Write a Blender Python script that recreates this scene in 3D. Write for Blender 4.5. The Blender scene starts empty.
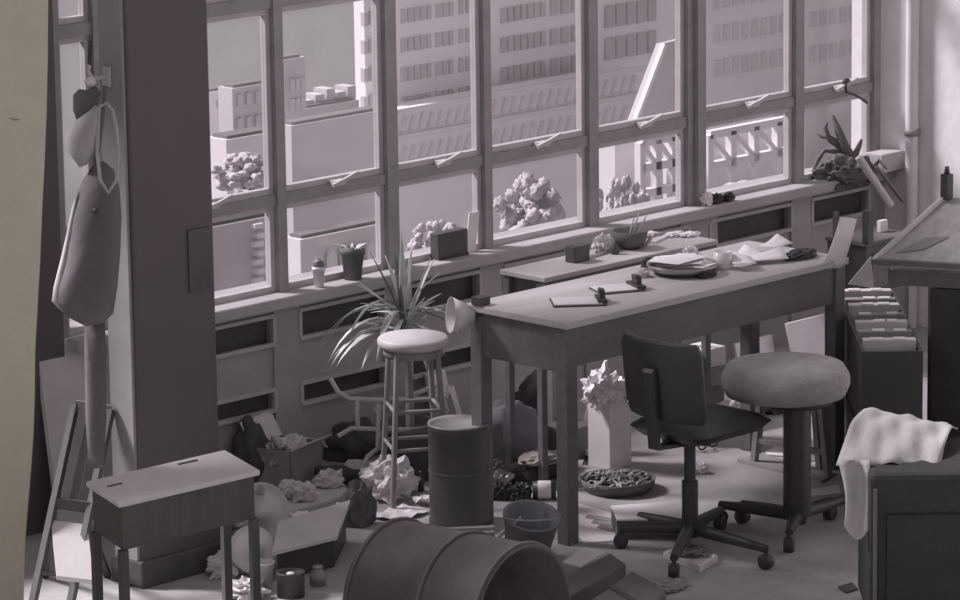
import bpy, bmesh, math, random
from mathutils import Vector as V, Matrix
random.seed(7)
S = bpy.context.scene
COL = S.collection

# ------------------------------------------------------------------ camera
F = 4200.0                                   # focal length in pixels of a 960 px wide frame
YAW, PIT, ROLL = map(math.radians, (45, 12, .8))
fw = V((math.sin(YAW)*math.cos(PIT), math.cos(YAW)*math.cos(PIT), -math.sin(PIT)))
rt0 = V((math.cos(YAW), -math.sin(YAW), 0)); up0 = rt0.cross(fw)
rt = rt0*math.cos(ROLL) - up0*math.sin(ROLL)
up = up0*math.cos(ROLL) + rt0*math.sin(ROLL)
DESK_Z = .85
def ray(x, y): return fw + rt*((x-480)/F) + up*((300-y)/F)
_a, _b = ray(572, 545), ray(571, 321)        # foot and top of the desk's front leg give the eye height
H = DESK_Z/(1 + _b.z/math.hypot(_b.x, _b.y)*math.hypot(_a.x, _a.y)/-_a.z)
EYE = V((0, 0, H))
cd = bpy.data.cameras.new('camera'); cam = bpy.data.objects.new('camera', cd); COL.objects.link(cam)
cd.sensor_width = 36; cd.lens = F/960*36; cd.clip_end = 3000
cam.matrix_world = Matrix(((rt.x, up.x, -fw.x, 0), (rt.y, up.y, -fw.y, 0), (rt.z, up.z, -fw.z, H), (0, 0, 0, 1)))
S.camera = cam
def fl(x, y, z=0.0):                          # pixel -> point on a level plane
    d = ray(x, y); return EYE + d*((z-H)/d.z)
def wl(x, y, Y):                              # pixel -> point on a plane parallel to the window wall
    d = ray(x, y); return EYE + d*(Y/d.y)
def dp(x, y, q):                              # pixel -> point as far from the eye as q
    d = ray(x, y); return EYE + d*((q-EYE).dot(fw))
def px(q): return (q-EYE).dot(fw)/F           # metres covered by one pixel at q

# ------------------------------------------------------------------ light
w = bpy.data.worlds.new('hazy_sky'); S.world = w; w.use_nodes = True
w.node_tree.nodes['Background'].inputs[0].default_value = (.40, .38, .395, 1)
w.node_tree.nodes['Background'].inputs[1].default_value = 1.0
sd = bpy.data.lights.new('sun', 'SUN'); sun = bpy.data.objects.new('sun', sd); COL.objects.link(sun)
sd.energy = 8.0; sd.angle = math.radians(14); sd.color = (1, .96, .98)
SUN_AZ, SUN_EL = math.radians(-30), math.radians(44)
to_sun = V((math.sin(SUN_AZ)*math.cos(SUN_EL), math.cos(SUN_AZ)*math.cos(SUN_EL), math.sin(SUN_EL)))
sun.rotation_euler = to_sun.to_track_quat('Z', 'Y').to_euler(); sun.location = (8, 30, 20)
vs = S.view_settings
vs.view_transform = 'Standard'; vs.look = 'None'; vs.gamma = 1; vs.use_curve_mapping = False; vs.exposure = 0

# ------------------------------------------------------------------ materials
def lin(c):
    c /= 255; return c/12.92 if c <= .04045 else ((c+.055)/1.055)**2.4
MATS = {}
def mat(name, rgb, rough=.7, var=.18, scale=6, bump=.15, metal=0, stretch=(1, 1, 1), alpha=None, spec=.35, trans=0):
    if name in MATS: return MATS[name]
    m = bpy.data.materials.new(name); m.use_nodes = True; MATS[name] = m
    nt = m.node_tree; N, L = nt.nodes, nt.links; b = N['Principled BSDF']
    if isinstance(rgb, (int, float)): rgb = (rgb*1.01, rgb*.985, rgb)
    c = [lin(v) for v in rgb]
    tc = N.new('ShaderNodeTexCoord'); mp = N.new('ShaderNodeMapping'); mp.inputs['Scale'].default_value = stretch
    L.new(tc.outputs['Object'], mp.inputs[0])
    n1 = N.new('ShaderNodeTexNoise'); n1.inputs['Scale'].default_value = scale; n1.inputs['Detail'].default_value = 6
    n1.inputs['Roughness'].default_value = .65
    L.new(mp.outputs[0], n1.inputs['Vector'])
    r = N.new('ShaderNodeValToRGB'); e = r.color_ramp.elements
    e[0].position, e[1].position = .3, .7
    e[0].color = tuple(min(1, v*(1-var)) for v in c)+(1,); e[1].color = tuple(min(1, v*(1+var)) for v in c)+(1,)
    L.new(n1.outputs['Fac'], r.inputs[0]); L.new(r.outputs[0], b.inputs['Base Color'])
    b.inputs['Roughness'].default_value = rough; b.inputs['Metallic'].default_value = metal
    b.inputs['Specular IOR Level'].default_value = spec
    if trans: b.inputs['Transmission Weight'].default_value = trans
    if alpha is not None: b.inputs['Alpha'].default_value = alpha
    if bump:
        n2 = N.new('ShaderNodeTexNoise'); n2.inputs['Scale'].default_value = scale*6; n2.inputs['Detail'].default_value = 4
        L.new(mp.outputs[0], n2.inputs['Vector'])
        bp = N.new('ShaderNodeBump'); bp.inputs['Strength'].default_value = bump; bp.inputs['Distance'].default_value = .01
        L.new(n2.outputs['Fac'], bp.inputs['Height']); L.new(bp.outputs[0], b.inputs['Normal'])
    return m
def glass_mat():
    m = bpy.data.materials.new('dimming_window_glass'); m.use_nodes = True
    nt = m.node_tree; N, L = nt.nodes, nt.links; N.remove(N['Principled BSDF'])
    o = N['Material Output']
    t = N.new('ShaderNodeBsdfTransparent'); t.inputs[0].default_value = (.84, .83, .84, 1)  # grey tint darkens the outdoors behind the panes
    d = N.new('ShaderNodeBsdfTranslucent'); d.inputs[0].default_value = (.8, .76, .8, 1)  # faint veil that paints haze into the glass
    g = N.new('ShaderNodeBsdfGlossy'); g.inputs['Roughness'].default_value = .08
    tc = N.new('ShaderNodeTexCoord'); n = N.new('ShaderNodeTexNoise'); n.inputs['Scale'].default_value = 9; n.inputs['Detail'].default_value = 5
    L.new(tc.outputs['Object'], n.inputs['Vector'])
    mr = N.new('ShaderNodeMapRange'); mr.inputs['To Min'].default_value = .0; mr.inputs['To Max'].default_value = .03
    L.new(n.outputs['Fac'], mr.inputs['Value'])
    m1 = N.new('ShaderNodeMixShader'); L.new(mr.outputs[0], m1.inputs[0]); L.new(t.outputs[0], m1.inputs[1]); L.new(d.outputs[0], m1.inputs[2])
    m2 = N.new('ShaderNodeMixShader'); m2.inputs[0].default_value = .04
    L.new(m1.outputs[0], m2.inputs[1]); L.new(g.outputs[0], m2.inputs[2]); L.new(m2.outputs[0], o.inputs[0])
    return m
GLASS = glass_mat()
M_floor = mat('worn_floor', 166, .75, .28, 2.2, .2)
M_cream = mat('cream_painted_plaster', (190, 187, 168), .85, .05, 9, .35)
M_rwall = mat('whitewashed_wall', 240, .85, .08, 3, .3)
M_sill = mat('painted_panelling', 172, .6, .12, 4, .1)
M_recess = mat('dark_vent_panel', 92, .8, .12, 8, .1)
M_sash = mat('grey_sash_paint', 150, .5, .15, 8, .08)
M_sashlit = mat('lit_sash_paint', 190, .5, .1, 8, .08)  # lighter copy of the sash paint for lit parts, also pale fittings
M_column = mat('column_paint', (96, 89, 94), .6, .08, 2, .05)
M_columnlit = mat('lit_column_side', 150, .7, .1, 3, .08)  # column colour lightened to stand for window light
M_white = mat('white_paper', 228, .8, .06, 10, .08)
M_paper = mat('offwhite_paper', 212, .85, .1, 10, .1)
M_board = mat('pale_board', 206, .7, .08, 6, .06)
M_desk = mat('worn_desk_top', 180, .5, .12, 5, .08, stretch=(.4, 3, 3))
M_deskw = mat('dark_desk_wood', 108, .55, .16, 4, .1, stretch=(1, 4, 4))
M_dark = mat('dark_wood', 84, .5, .2, 5, .1, stretch=(3, 3, .6))
M_black = mat('black_vinyl', 70, .45, .15, 8, .1)
M_iron = mat('dark_iron', 74, .45, .15, 10, .1, metal=.2)
M_steel = mat('dull_steel', 160, .35, .12, 8, .05, metal=.6)
M_chrome = mat('bright_metal', 200, .25, .1, 8, .05, metal=.8)
M_enamel = mat('white_enamel', 224, .3, .08, 8, .03)
M_leather = mat('brown_leather', (90, 84, 86), .6, .3, 5, .15)
M_cush = mat('grey_cushion_fabric', 150, .9, .2, 9, .4)
M_canvas = mat('grey_canvas', (108, 103, 108), .9, .18, 4, .3)
M_pcanvas = mat('pale_canvas', 176, .9, .15, 5, .3)
M_cloth = mat('white_cloth', 178, .9, .14, 6, .3)
M_blue = mat('blue_grey_sack', (126, 125, 132), .9, .14, 5, .3)
M_stool = mat('painted_stool_wood', 140, .5, .18, 6, .08)
M_stooltop = mat('pale_stool_seat', 190, .5, .1, 6, .05)
M_leaf = mat('plant_leaf', (206, 208, 204), .45, .22, 7, .05)
M_leafd = mat('dark_plant_leaf', (120, 126, 120), .5, .2, 7, .05)
M_clay = mat('clay_pot', 108, .8, .15, 8, .1)
M_drum = mat('dark_drum_steel', 92, .4, .16, 4, .08, metal=.2)
M_drumlid = mat('worn_drum_lid', 150, .5, .16, 5, .08)
M_tan = mat('tan_rag', (160, 151, 147), .9, .12, 8, .2)
M_foil = mat('crumpled_foil', 176, .3, .2, 10, .2, metal=.5)
M_plastic = mat('clear_plastic', 216, .3, .1, 9, .1)
M_jar = mat('clear_jar_glass', 220, .1, .05, 8, 0, trans=.8)
M_card = mat('grey_cardboard', 150, .85, .12, 6, .1)
M_cardd = mat('dark_cardboard', 104, .85, .15, 6, .1)
M_sack = mat('dark_rags', 84, .9, .2, 8, .3)
M_shav = mat('wood_shavings', 160, .9, .3, 30, .5)
M_draw = mat('drafting_board_wood', 176, .5, .2, 3, .08, stretch=(1, 12, 12))
# outside: distant haze is put into these pale colours
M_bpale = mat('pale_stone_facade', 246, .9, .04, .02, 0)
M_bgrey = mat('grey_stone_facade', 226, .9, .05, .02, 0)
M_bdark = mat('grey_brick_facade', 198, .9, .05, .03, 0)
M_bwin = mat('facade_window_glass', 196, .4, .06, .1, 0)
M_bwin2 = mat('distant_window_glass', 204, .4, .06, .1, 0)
M_roofcap = mat('dull_roof_cap', 120, .9, .1, .1, 0)  # dark cap colour that keeps sunlit tops from glaring
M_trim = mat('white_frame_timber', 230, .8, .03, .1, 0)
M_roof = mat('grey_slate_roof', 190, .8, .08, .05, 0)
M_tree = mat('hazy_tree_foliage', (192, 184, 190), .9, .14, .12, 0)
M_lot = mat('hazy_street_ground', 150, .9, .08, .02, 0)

# ------------------------------------------------------------------ mesh helpers
class MB:
    def __init__(s): s.v = []; s.f = []; s.sm = []
    def add(s, vs, fs, smooth=False):
        o = len(s.v); s.v += [V(p) for p in vs]
        for f in fs: s.f.append([i+o for i in f]); s.sm.append(smooth)
        return s
    def slab(s, p, a, b, c):                 # corner + three edge vectors
        p, a, b, c = map(V, (p, a, b, c))
        if a.cross(b).dot(c) < 0: a, b = b, a
        q = [p, p+a, p+a+b, p+b]; q += [t+c for t in q]
        return s.add(q, [(3, 2, 1, 0), (4, 5, 6, 7), (0, 1, 5, 4), (1, 2, 6, 5), (2, 3, 7, 6), (3, 0, 4, 7)])
    def box(s, c, size, rz=0, rx=0, ry=0):
        m = Matrix.Rotation(rz, 3, 'Z') @ Matrix.Rotation(ry, 3, 'Y') @ Matrix.Rotation(rx, 3, 'X')
        a, b, d = (m @ V((size[0], 0, 0)), m @ V((0, size[1], 0)), m @ V((0, 0, size[2])))
        return s.slab(V(c)-(a+b+d)/2, a, b, d)
    def bar(s, p, q, wd, ht=None, ref=V((0, 0, 1))):
        p, q = V(p), V(q); d = (q-p).normalized(); ht = ht or wd
        if abs(d.dot(ref)) > .95: ref = V((1, 0, 0))
        x = d.cross(ref).normalized(); y = x.cross(d).normalized()
        return s.slab(p-x*wd/2-y*ht/2, x*wd, y*ht, q-p)
    def tube(s, pts, r, n=8, closed=False, caps=True):
        pts = [V(p) for p in pts]; rs = r if isinstance(r, (list, tuple)) else [r]*len(pts)
        k = len(pts); vs, fs = [], []; ref = None
        for i, p in enumerate(pts):
            a = pts[(i-1) % k] if closed or i else p
            b = pts[(i+1) % k] if closed or i < k-1 else p
            d = (b-a).normalized()
            if ref is None: ref = d.orthogonal().normalized()
            ref = (ref-d*ref.dot(d)).normalized(); y = d.cross(ref)
            for j in range(n):
                t = 2*math.pi*j/n; vs.append(p+(ref*math.cos(t)+y*math.sin(t))*rs[i])
        for i in range(k if closed else k-1):
            a, b = i*n, ((i+1) % k)*n
            for j in range(n): fs.append((a+j, a+(j+1) % n, b+(j+1) % n, b+j))
        s.add(vs, fs, True)
        if caps and not closed: s.add(vs[:n], [tuple(range(n))[::-1]]); s.add(vs[-n:], [tuple(range(n))])
        return s
    def lathe(s, prof, o, ax=(0, 0, 1), n=24, arc=1.0, smooth=True):
        o, ax = V(o), V(ax).normalized(); x = ax.orthogonal().normalized()
        if abs(ax.z) > .9: x = V((1, 0, 0)); x = (x-ax*x.dot(ax)).normalized()
        y = ax.cross(x); vs, fs = [], []
        m = n if arc >= 1 else n+1
        for r, z in prof:
            for j in range(m):
                t = 2*math.pi*arc*j/n; vs.append(o+ax*z+(x*math.cos(t)+y*math.sin(t))*r)
        for i in range(len(prof)-1):
            for j in range(n):
                a, b = i*m+j, i*m+(j+1) % m
                fs.append((a, b, b+m, a+m))
        return s.add(vs, fs, smooth)
    def prism(s, pts, e):                    # planar outline extruded by e
        pts = [V(p) for p in pts]; e = V(e); n = len(pts)
        nrm = sum(((pts[i]-pts[0]).cross(pts[i+1]-pts[0]) for i in range(1, n-1)), V())
        if nrm.dot(e) < 0: pts = pts[::-1]
        return s.add(pts+[p+e for p in pts], [tuple(range(n))[::-1], tuple(range(n, 2*n))] +
                     [(i, (i+1) % n, (i+1) % n+n, i+n) for i in range(n)])
    def sheet(s, rows, th=.003, smooth=True):      # grid of points -> thin solid sheet
        R_, C_ = len(rows), len(rows[0]); g = [[V(p) for p in r] for r in rows]
        nn = [[None]*C_ for _ in range(R_)]
        for i in range(R_):
            for j in range(C_):
                a = g[min(i+1, R_-1)][j]-g[max(i-1, 0)][j]; b = g[i][min(j+1, C_-1)]-g[i][max(j-1, 0)]
                c = a.cross(b); nn[i][j] = c.normalized() if c.length > 1e-12 else V((0, 0, 1))
        top = [g[i][j]+nn[i][j]*th/2 for i in range(R_) for j in range(C_)]
        bot = [g[i][j]-nn[i][j]*th/2 for i in range(R_) for j in range(C_)]
        o = R_*C_; fs = []
        for i in range(R_-1):
            for j in range(C_-1):
                a = i*C_+j; q = (a, a+C_, a+C_+1, a+1)
                fs.append(q); fs.append(tuple(t+o for t in q[::-1]))
        edge = [j for j in range(C_)]+[i*C_+C_-1 for i in range(1, R_)]+[(R_-1)*C_+j for j in range(C_-2, -1, -1)]+[i*C_ for i in range(R_-2, 0, -1)]
        for k in range(len(edge)):
            a, b = edge[k], edge[(k+1) % len(edge)]; fs.append((a, b, b+o, a+o))
        return s.add(top+bot, fs, smooth)
    def pillow(s, outline, n, depth, back=None, rings=6):  # inflated outline (star-shaped)
        P = [V(p) for p in outline]; c = sum(P, V())/len(P); n = V(n).normalized(); k = len(P)
        back = depth if back is None else back
        for sgn, dpt in ((1, depth), (-1, back)):
            vs, fs = [], []
            for i in range(rings):
                t = 1-i/rings; h = dpt*math.sqrt(max(0, 1-t**2.4))
                vs += [c+(p-c)*t+n*(h*sgn) for p in P]
            vs.append(c+n*(dpt*sgn))
            for i in range(rings-1):
                for j in range(k):
                    q = (i*k+j, i*k+(j+1) % k, (i+1)*k+(j+1) % k, (i+1)*k+j); fs.append(q if sgn > 0 else q[::-1])
            for j in range(k):
                q = ((rings-1)*k+j, (rings-1)*k+(j+1) % k, rings*k); fs.append(q if sgn > 0 else q[::-1])
            s.add(vs, fs, True)
        return s
    def crumple(s, c, size, seed=0, sub=4, amp=.3, freq=2.2, smooth=False, flat=True):
        from mathutils import noise
        bm = bmesh.new(); bmesh.ops.create_icosphere(bm, subdivisions=sub, radius=1)
        off = V((seed*3.7, seed*1.3, seed*5.1)); vs = []
        bm.verts.index_update()
        for v in bm.verts:
            d = v.co.normalized()
            k = 1+amp*(noise.noise(d*freq+off)+.6*abs(noise.noise(d*freq*2.3+off)) - (0 if smooth else .5*abs(noise.noise(d*freq*4.5+off))))
            k = max(.3, k)
            q = V((d.x*size[0]/2*k, d.y*size[1]/2*k, d.z*size[2]/2*k))
            if flat: q.z = max(q.z, -size[2]*.32)
            vs.append(q+V(c)+(V((0, 0, size[2]*.32)) if flat else V()))
        s.add(vs, [[v.index for v in f.verts] for f in bm.faces], smooth); bm.free(); return s
    def build(s, name, material, parent=None, bevel=0):
        org = parent_world(parent)
        me = bpy.data.meshes.new(name); me.from_pydata([tuple(p-org) for p in s.v], [], s.f)
        me.polygons.foreach_set('use_smooth', s.sm); me.update(); me.materials.append(material)
        o = bpy.data.objects.new(name, me); COL.objects.link(o)
        if parent: o.parent = parent
        if bevel:
            b = o.modifiers.new('bevel', 'BEVEL'); b.width = bevel; b.segments = 2; b.limit_method = 'ANGLE'; b.angle_limit = .7
        return o
def parent_world(p):
    t = V()
    while p: t += p.location; p = p.parent
    return t
def tag(o, label, cat, group=None, kind=None):
    o['label'] = label
    if kind: o['kind'] = kind
    if cat: o['category'] = cat
    if group: o['group'] = group
    return o
def thing(name, label, cat, loc=(0, 0, 0), group=None):
    o = bpy.data.objects.new(name, None); COL.objects.link(o); o.location = V(loc); o.empty_display_size = .05
    return tag(o, label, cat, group)
def struct(o, label=None):
    o['kind'] = 'structure'
    if label: o['label'] = label
    return o
def one(name, mb, material, label, cat, loc=None, group=None, bevel=0):     # a thing that is one mesh, origin at its base
    if loc is None:
        xs = [p.x for p in mb.v]; ys = [p.y for p in mb.v]; zs = [p.z for p in mb.v]
        loc = V(((min(xs)+max(xs))/2, (min(ys)+max(ys))/2, min(zs)))
    loc = V(loc); mb.v = [p-loc for p in mb.v]
    o = mb.build(name, material, None, bevel); o.location = loc
    return tag(o, label, cat, group)
def arc(c, r, a0, a1, u, v, n=12):
    return [V(c)+V(u)*(r*math.cos(a0+(a1-a0)*i/n))+V(v)*(r*math.sin(a0+(a1-a0)*i/n)) for i in range(n+1)]
Z = V((0, 0, 1)); X = V((1, 0, 0)); Y = V((0, 1, 0))
R = V((math.cos(YAW), -math.sin(YAW), 0)); D = V((math.sin(YAW), math.cos(YAW), 0))   # across the view, along the view
TO = -D                                                                                # towards the viewer

# ================================================================== the setting
W = fl(572, 398).y                        # the window wall
XR = wl(885, 150, W).x                    # inner face of the right wall
XL = wl(-60, 150, W).x
SILL = wl(400, 268, W).z
TRANS = wl(490, 166, W).z
HEAD = wl(240, 14, W).z
TOPZ = 3.6
LINTEL = 2.72  # kept low so the sun stops short of the near floor
mb = MB().slab((0, 2, -.2), (XR+.3, 0, 0), (0, W+.2-2, 0), (0, 0, .2))
struct(mb.build('floor', M_floor), 'worn dark grey studio floor')
mb = MB().slab((XR, W-6.5, 0), (.25, 0, 0), (0, 6.7, 0), (0, 0, TOPZ))
struct(MB().slab((3, 4.5, 5.0), (XR-2.7, 0, 0), (0, 4.6, 0), (0, 0, .2)).build('ceiling', M_sill), 'unseen ceiling added over the front half to shade the foreground')  # out of view, added to darken the near part of the room
wr = struct(mb.build('wall_right', M_rwall), 'whitewashed side wall right of the windows')

# --- window wall below and above the glass
SILLB = SILL-.05
wb = thing('wall_back', 'panelled window wall with dark vent recesses under the sill', None, (XL, W, 0)); wb['kind'] = 'structure'
PXM = [61, 105.5, 284, 395.5, 491, 596.5, 699, 802, 879]          # mullion pixels
mull_x = [wl(p, 200 if p < 690 else 120, W).x for p in PXM]
mull_w = [.05, .05, .045, .06, .042, .055, .115, .055, .045]
MB().slab((XL, W+.06, 0), (XR+.1-XL, 0, 0), (0, .2, 0), (0, 0, SILLB-.001)).build('wall_body', M_sill, wb)
XP = 8.95  # unseen left end, set to shade the floor and admit sun farther left
MB().slab((XP, W-.02, 0), (mull_x[0]-XP-.025, 0, 0), (0, .26, 0), (0, 0, TOPZ)).build('shading_pier', M_column, wb)  # dark jamb in view, widened leftward to block the sun
MB().slab((5.5, W, LINTEL), (XR-5.5, 0, 0), (0, .22, 0), (0, 0, TOPZ-LINTEL)).build('shading_lintel', M_sill, wb)  # above the view, low and run on leftward to keep sun out
MB().slab((5.5, W, 0), (1.6, 0, 0), (0, .22, 0), (0, 0, LINTEL)).build('shading_pier', M_column, wb)  # out of view, added to stop sun from the far left
MB().slab((7.1, W, 0), (XP-7.1, 0, 0), (0, .22, 0), (0, 0, SILLB)).build('wall_body', M_sill, wb)  # low wall below an unseen opening left for the sun
# panelling: stiles and rails proud of the recesses
r1a, r1b = SILL-.20, SILL-.085            # upper recess row
r2a, r2b = wl(256, 415, W).z, wl(256, 394, W).z                       # lower recess row
stx = [XL, mull_x[1]] + mull_x[2:]
for i in range(len(stx)):
    wd = .07 if i not in (6,) else .12
    x1_ = stx[i]+wd if i < len(stx)-1 else XR+.1
    MB().slab((stx[i]-wd, W, 0), (x1_-stx[i]+wd, 0, 0), (0, .059, 0), (0, 0, SILLB-.001)).build('stile', M_sill, wb)
for z0, z1 in ((0, r2a), (r2b, r1a), (r1b, SILLB)):
    MB().slab((XL, W+.012, z0), (XR+.1-XL, 0, 0), (0, .046, 0), (0, 0, z1-z0)).build('rail', M_sill, wb)
for i in range(1, len(stx)-1):
    x0, x1 = stx[i]+.07, stx[i+1]-.07
    for z0, z1 in ((r1a, r1b), (r2a, r2b)):
        MB().slab((x0, W+.045, z0), (x1-x0, 0, 0), (0, .02, 0), (0, 0, z1-z0)).build('vent_panel', M_recess, wb)
        m = MB()
        for a, b in (((x0, z0), (x1, z0)), ((x0, z1), (x1, z1))): m.slab((a[0], W-.004, a[1]-.008), (b[0]-a[0], 0, 0), (0, .02, 0), (0, 0, .016))
        m.slab((x0-.008, W-.006, z0+.008), (.016, 0, 0), (0, .02, 0), (0, 0, z1-z0-.016)).slab((x1-.008, W-.006, z0+.008), (.016, 0, 0), (0, .02, 0), (0, 0, z1-z0-.016))
        m.build('panel_moulding', M_sashlit, wb)
tr = struct(MB().slab((mull_x[0], W-.07, SILLB), (XR-mull_x[0], 0, 0), (0, .3, 0), (0, 0, .05)).build('trim_1', M_sill, None, .008), 'long pale window sill under the sash windows')
GY = W+.05                                # glass plane
for i in range(len(mull_x)-1):
    x0, x1 = mull_x[i]+mull_w[i]/2, mull_x[i+1]-mull_w[i+1]/2
    wn = thing('window_%d' % (i+1), 'steel sash window, %s bay from the left' % ['first', 'second', 'third', 'fourth', 'fifth', 'sixth', 'seventh', 'eighth'][i], None, ((x0+x1)/2, W, SILL)); wn['kind'] = 'structure'
    # the mullion at its left
    for k in ((i, i+1) if i == len(mull_x)-2 else (i,)):
        m = MB().slab((mull_x[k]-mull_w[k]/2, W+.01, SILL), (mull_w[k], 0, 0), (0, .07, 0), (0, 0, LINTEL-SILL))
        if mull_w[k] > .06: m.slab((mull_x[k]-mull_w[k]*.18, W-.015, SILL), (mull_w[k]*.36, 0, 0), (0, .03, 0), (0, 0, LINTEL-SILL))
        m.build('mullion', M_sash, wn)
    fwd = .024
    for z0, z1, nm in ((SILL, TRANS, 'lower_sash'), (TRANS+.045, HEAD, 'upper_sash'), (HEAD+.05, LINTEL, 'top_sash')):
        m = MB()
        m.slab((x0, GY-.015, z0+fwd), (fwd, 0, 0), (0, .03, 0), (0, 0, z1-z0-2*fwd)).slab((x1-fwd, GY-.015, z0+fwd), (fwd, 0, 0), (0, .03, 0), (0, 0, z1-z0-2*fwd))
        m.slab((x0, GY-.015, z0), (x1-x0, 0, 0), (0, .03, 0), (0, 0, fwd)).slab((x0, GY-.015, z1-fwd), (x1-x0, 0, 0), (0, .03, 0), (0, 0, fwd))
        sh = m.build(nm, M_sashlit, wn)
        MB().slab((x0+fwd, GY-.002, z0+fwd), (x1-x0-2*fwd, 0, 0), (0, .004, 0), (0, 0, z1-z0-2*fwd)).build('pane', GLASS, sh)
    MB().slab((x0, W+.02, TRANS), (x1-x0, 0, 0), (0, .06, 0), (0, 0, .045)).build('transom', M_sash, wn)
    MB().slab((x0, W+.02, HEAD), (x1-x0, 0, 0), (0, .06, 0), (0, 0, .05)).build('head_rail', M_sash, wn)
    if i >= 1:
        xc = (x0+x1)/2 + (.0 if i != 1 else .08)
        m = MB().slab((xc-.03, W-.01, TRANS+.04), (.06, 0, 0), (0, .035, 0), (0, 0, .02))
        m.bar((xc-.02, W-.015, TRANS+.05), (xc+.075, W-.03, TRANS+.085), .014).bar((xc-.05, W-.015, TRANS+.045), (xc, W-.02, TRANS+.06), .014)
        m.build('latch', M_sashlit, wn)

# --- cream wall in the left foreground, its edge worn wavy
q = fl(25, 600); pc = EYE + V((q.x-EYE.x, q.y-EYE.y, 0))*.93; pc.z = 0
def cw(x, y):                                 # on the upright plane facing the viewer through pc
    d = ray(x, y); return EYE + d*((pc-EYE).dot(D)/d.dot(D))
edge = [(49, -150), (48.5, 0), (48, 60), (47, 110), (45, 160), (42.5, 210), (40.5, 260), (38, 305), (35.5, 350), (35, 400), (33.5, 440), (31, 475), (27.5, 515), (25, 550), (24, 600)]
pts = [cw(*e) for e in edge]; bot = pts[-1].copy(); bot.z = 0; pts.append(bot)
lft = pts[-1]-R*1.4; tl = lft.copy(); tl.z = pts[0].z
mb = MB().prism(pts+[lft, tl], D*.14-R*.035)
wlf = struct(mb.build('wall_left', M_cream, None, .006), 'cream painted plaster wall with wavy edge in left foreground')
MB().tube([cw(x, y)-D*.001 for x, y in ((9, 118), (13, 119.5), (17, 120), (20, 119))], [.001, .003, .003, .001], 6).build('scratch', M_tan, wlf)

# --- column
cL = fl(124, 590); cwid = None
cR = fl(214, 572); cy = (cL.y+cR.y)/2
def onY(x, y, yy): return wl(x, y, yy)
xl, xr = onY(134, 300, cy).x, onY(216, 300, cy).x
t = onY(101, 300, cy)                         # left face reaches back to pixel 101
d = ray(101, 100); kx = (xl-EYE.x)/d.x; cdepth = (EYE+d*kx).y-cy
col = thing('column', 'massive dark painted square column standing in front of the windows', 'column', (xl, cy, 0))
MB().slab((xl, cy, 0), (xr-xl, 0, 0), (0, cdepth, 0), (0, 0, TOPZ)).build('shaft', M_column, col, .012)
MB().slab((xl-.015, cy-.015, 0), (xr-xl+.03, 0, 0), (0, cdepth+.03, 0), (0, 0, .1)).build('base_skirt', M_dark, col, .008)
MB().slab((xl-.012, cy+.012, .1), (.012, 0, 0), (0, cdepth-.024, 0), (0, 0, TOPZ-.1)).build('lit_side', M_columnlit, col)  # window light on this face, painted as a paler panel
pz = wl(200, 270, cy)
MB().slab((onY(188, 270, cy).x, cy-.008, onY(200, 290, cy).z), (onY(210, 270, cy).x-onY(188, 270, cy).x, 0, 0), (0, .01, 0), (0, 0, onY(200, 228, cy).z-onY(200, 290, cy).z)).build('notice', M_dark, col)

# ================================================================== outside
BY = 280.0
gz = -105
struct(MB().slab((90, 90, gz-1), (420, 0, 0), (0, 320, 0), (0, 0, 1)).build('ground', M_lot), 'hazy pale street level far below the windows')
def facade(name, label, x0, x1, top, yy, depth, material, wins=(), wmat=None, base=gz):
    """x0, x1: side pixels; top: pixel of the roof edge; wins: (x, y, w, h, xref) pixels of each window"""
    zt = wl(*top, yy).z; xa, xb = wl(x0, top[1], yy).x, wl(x1, top[1], yy).x
    t = thing(name, label, 'building', ((xa+xb)/2, yy, base))
    MB().slab((xa, yy, base), (xb-xa, 0, 0), (0, depth, 0), (0, 0, zt-base)).build('facade', material, t)
    MB().slab((xa+.4, yy+.35, zt), (xb-xa-.8, 0, 0), (0, depth-.7, 0), (0, 0, .25)).build('roof', M_roofcap, t)  # cap added to keep the sunlit top dull
    me = None
    for (x, y, ww, hh, xr_) in wins:
        p = wl(x, y, yy); p.z = wl(xr_, y, yy).z; s_ = px(p)
        if p.z+hh*s_/2 > zt: continue
        if me is None:
            o = MB().slab((-.5, 0, -.5), (1, 0, 0), (0, 1, 0), (0, 0, 1)).build('window', wmat)
            me = o.data; o.parent = t
        else:
            o = bpy.data.objects.new('window', me); COL.objects.link(o); o.parent = t
        o.location = p-t.location-V((0, .35, 0)); o.scale = (ww*s_*1.41, .6, hh*s_)
    return t
def rows(x0, y0, cols, w_, h_, gap, dy, n, xref=None):
    """y0 is the first row's height at pixel xref (the middle of the group)"""
    xref = x0+(cols-1)*gap/2 if xref is None else xref
    return [(x0+c*gap, y0+r*dy, w_, h_, xref) for r in range(n) for c in range(cols)]
ww_ = rows(364, 18, 3, 3.6, 14, 6, 28, 4)
ww_ += rows(402, -18, 5, 3.6, 14, 6.4, 29, 5, 435) + rows(437, -18, 3, 3.6, 14, 6.4, 29, 5, 435) + rows(460, -18, 2, 3.4, 14, 7, 29, 5, 435)
ww_ += rows(502, -21, 7, 4.2, 15, 6.6, 29.5, 4, 545) + rows(553, -21, 3, 7, 16, 10.5, 29.5, 4, 545)
ww_ += rows(608, -19, 5, 8, 22, 10.6, 32, 3, 630)
facade('office_tower', 'pale stone office tower with rows of narrow dark windows', 360, 672, (520, -190), BY+50, 1.6, M_bpale, ww_, M_bwin)
ww_ = rows(716, -6, 9, 5.5, 17, 9.4, 34, 3, 755) + rows(812, -19, 6, 5.5, 15, 10, 34, 3, 840)
facade('apartment_tower', 'pale grey tower behind the rightmost panes with faint windows', 692, 905, (800, -190), BY+95, 3, M_bgrey, ww_, M_bwin2)
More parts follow.
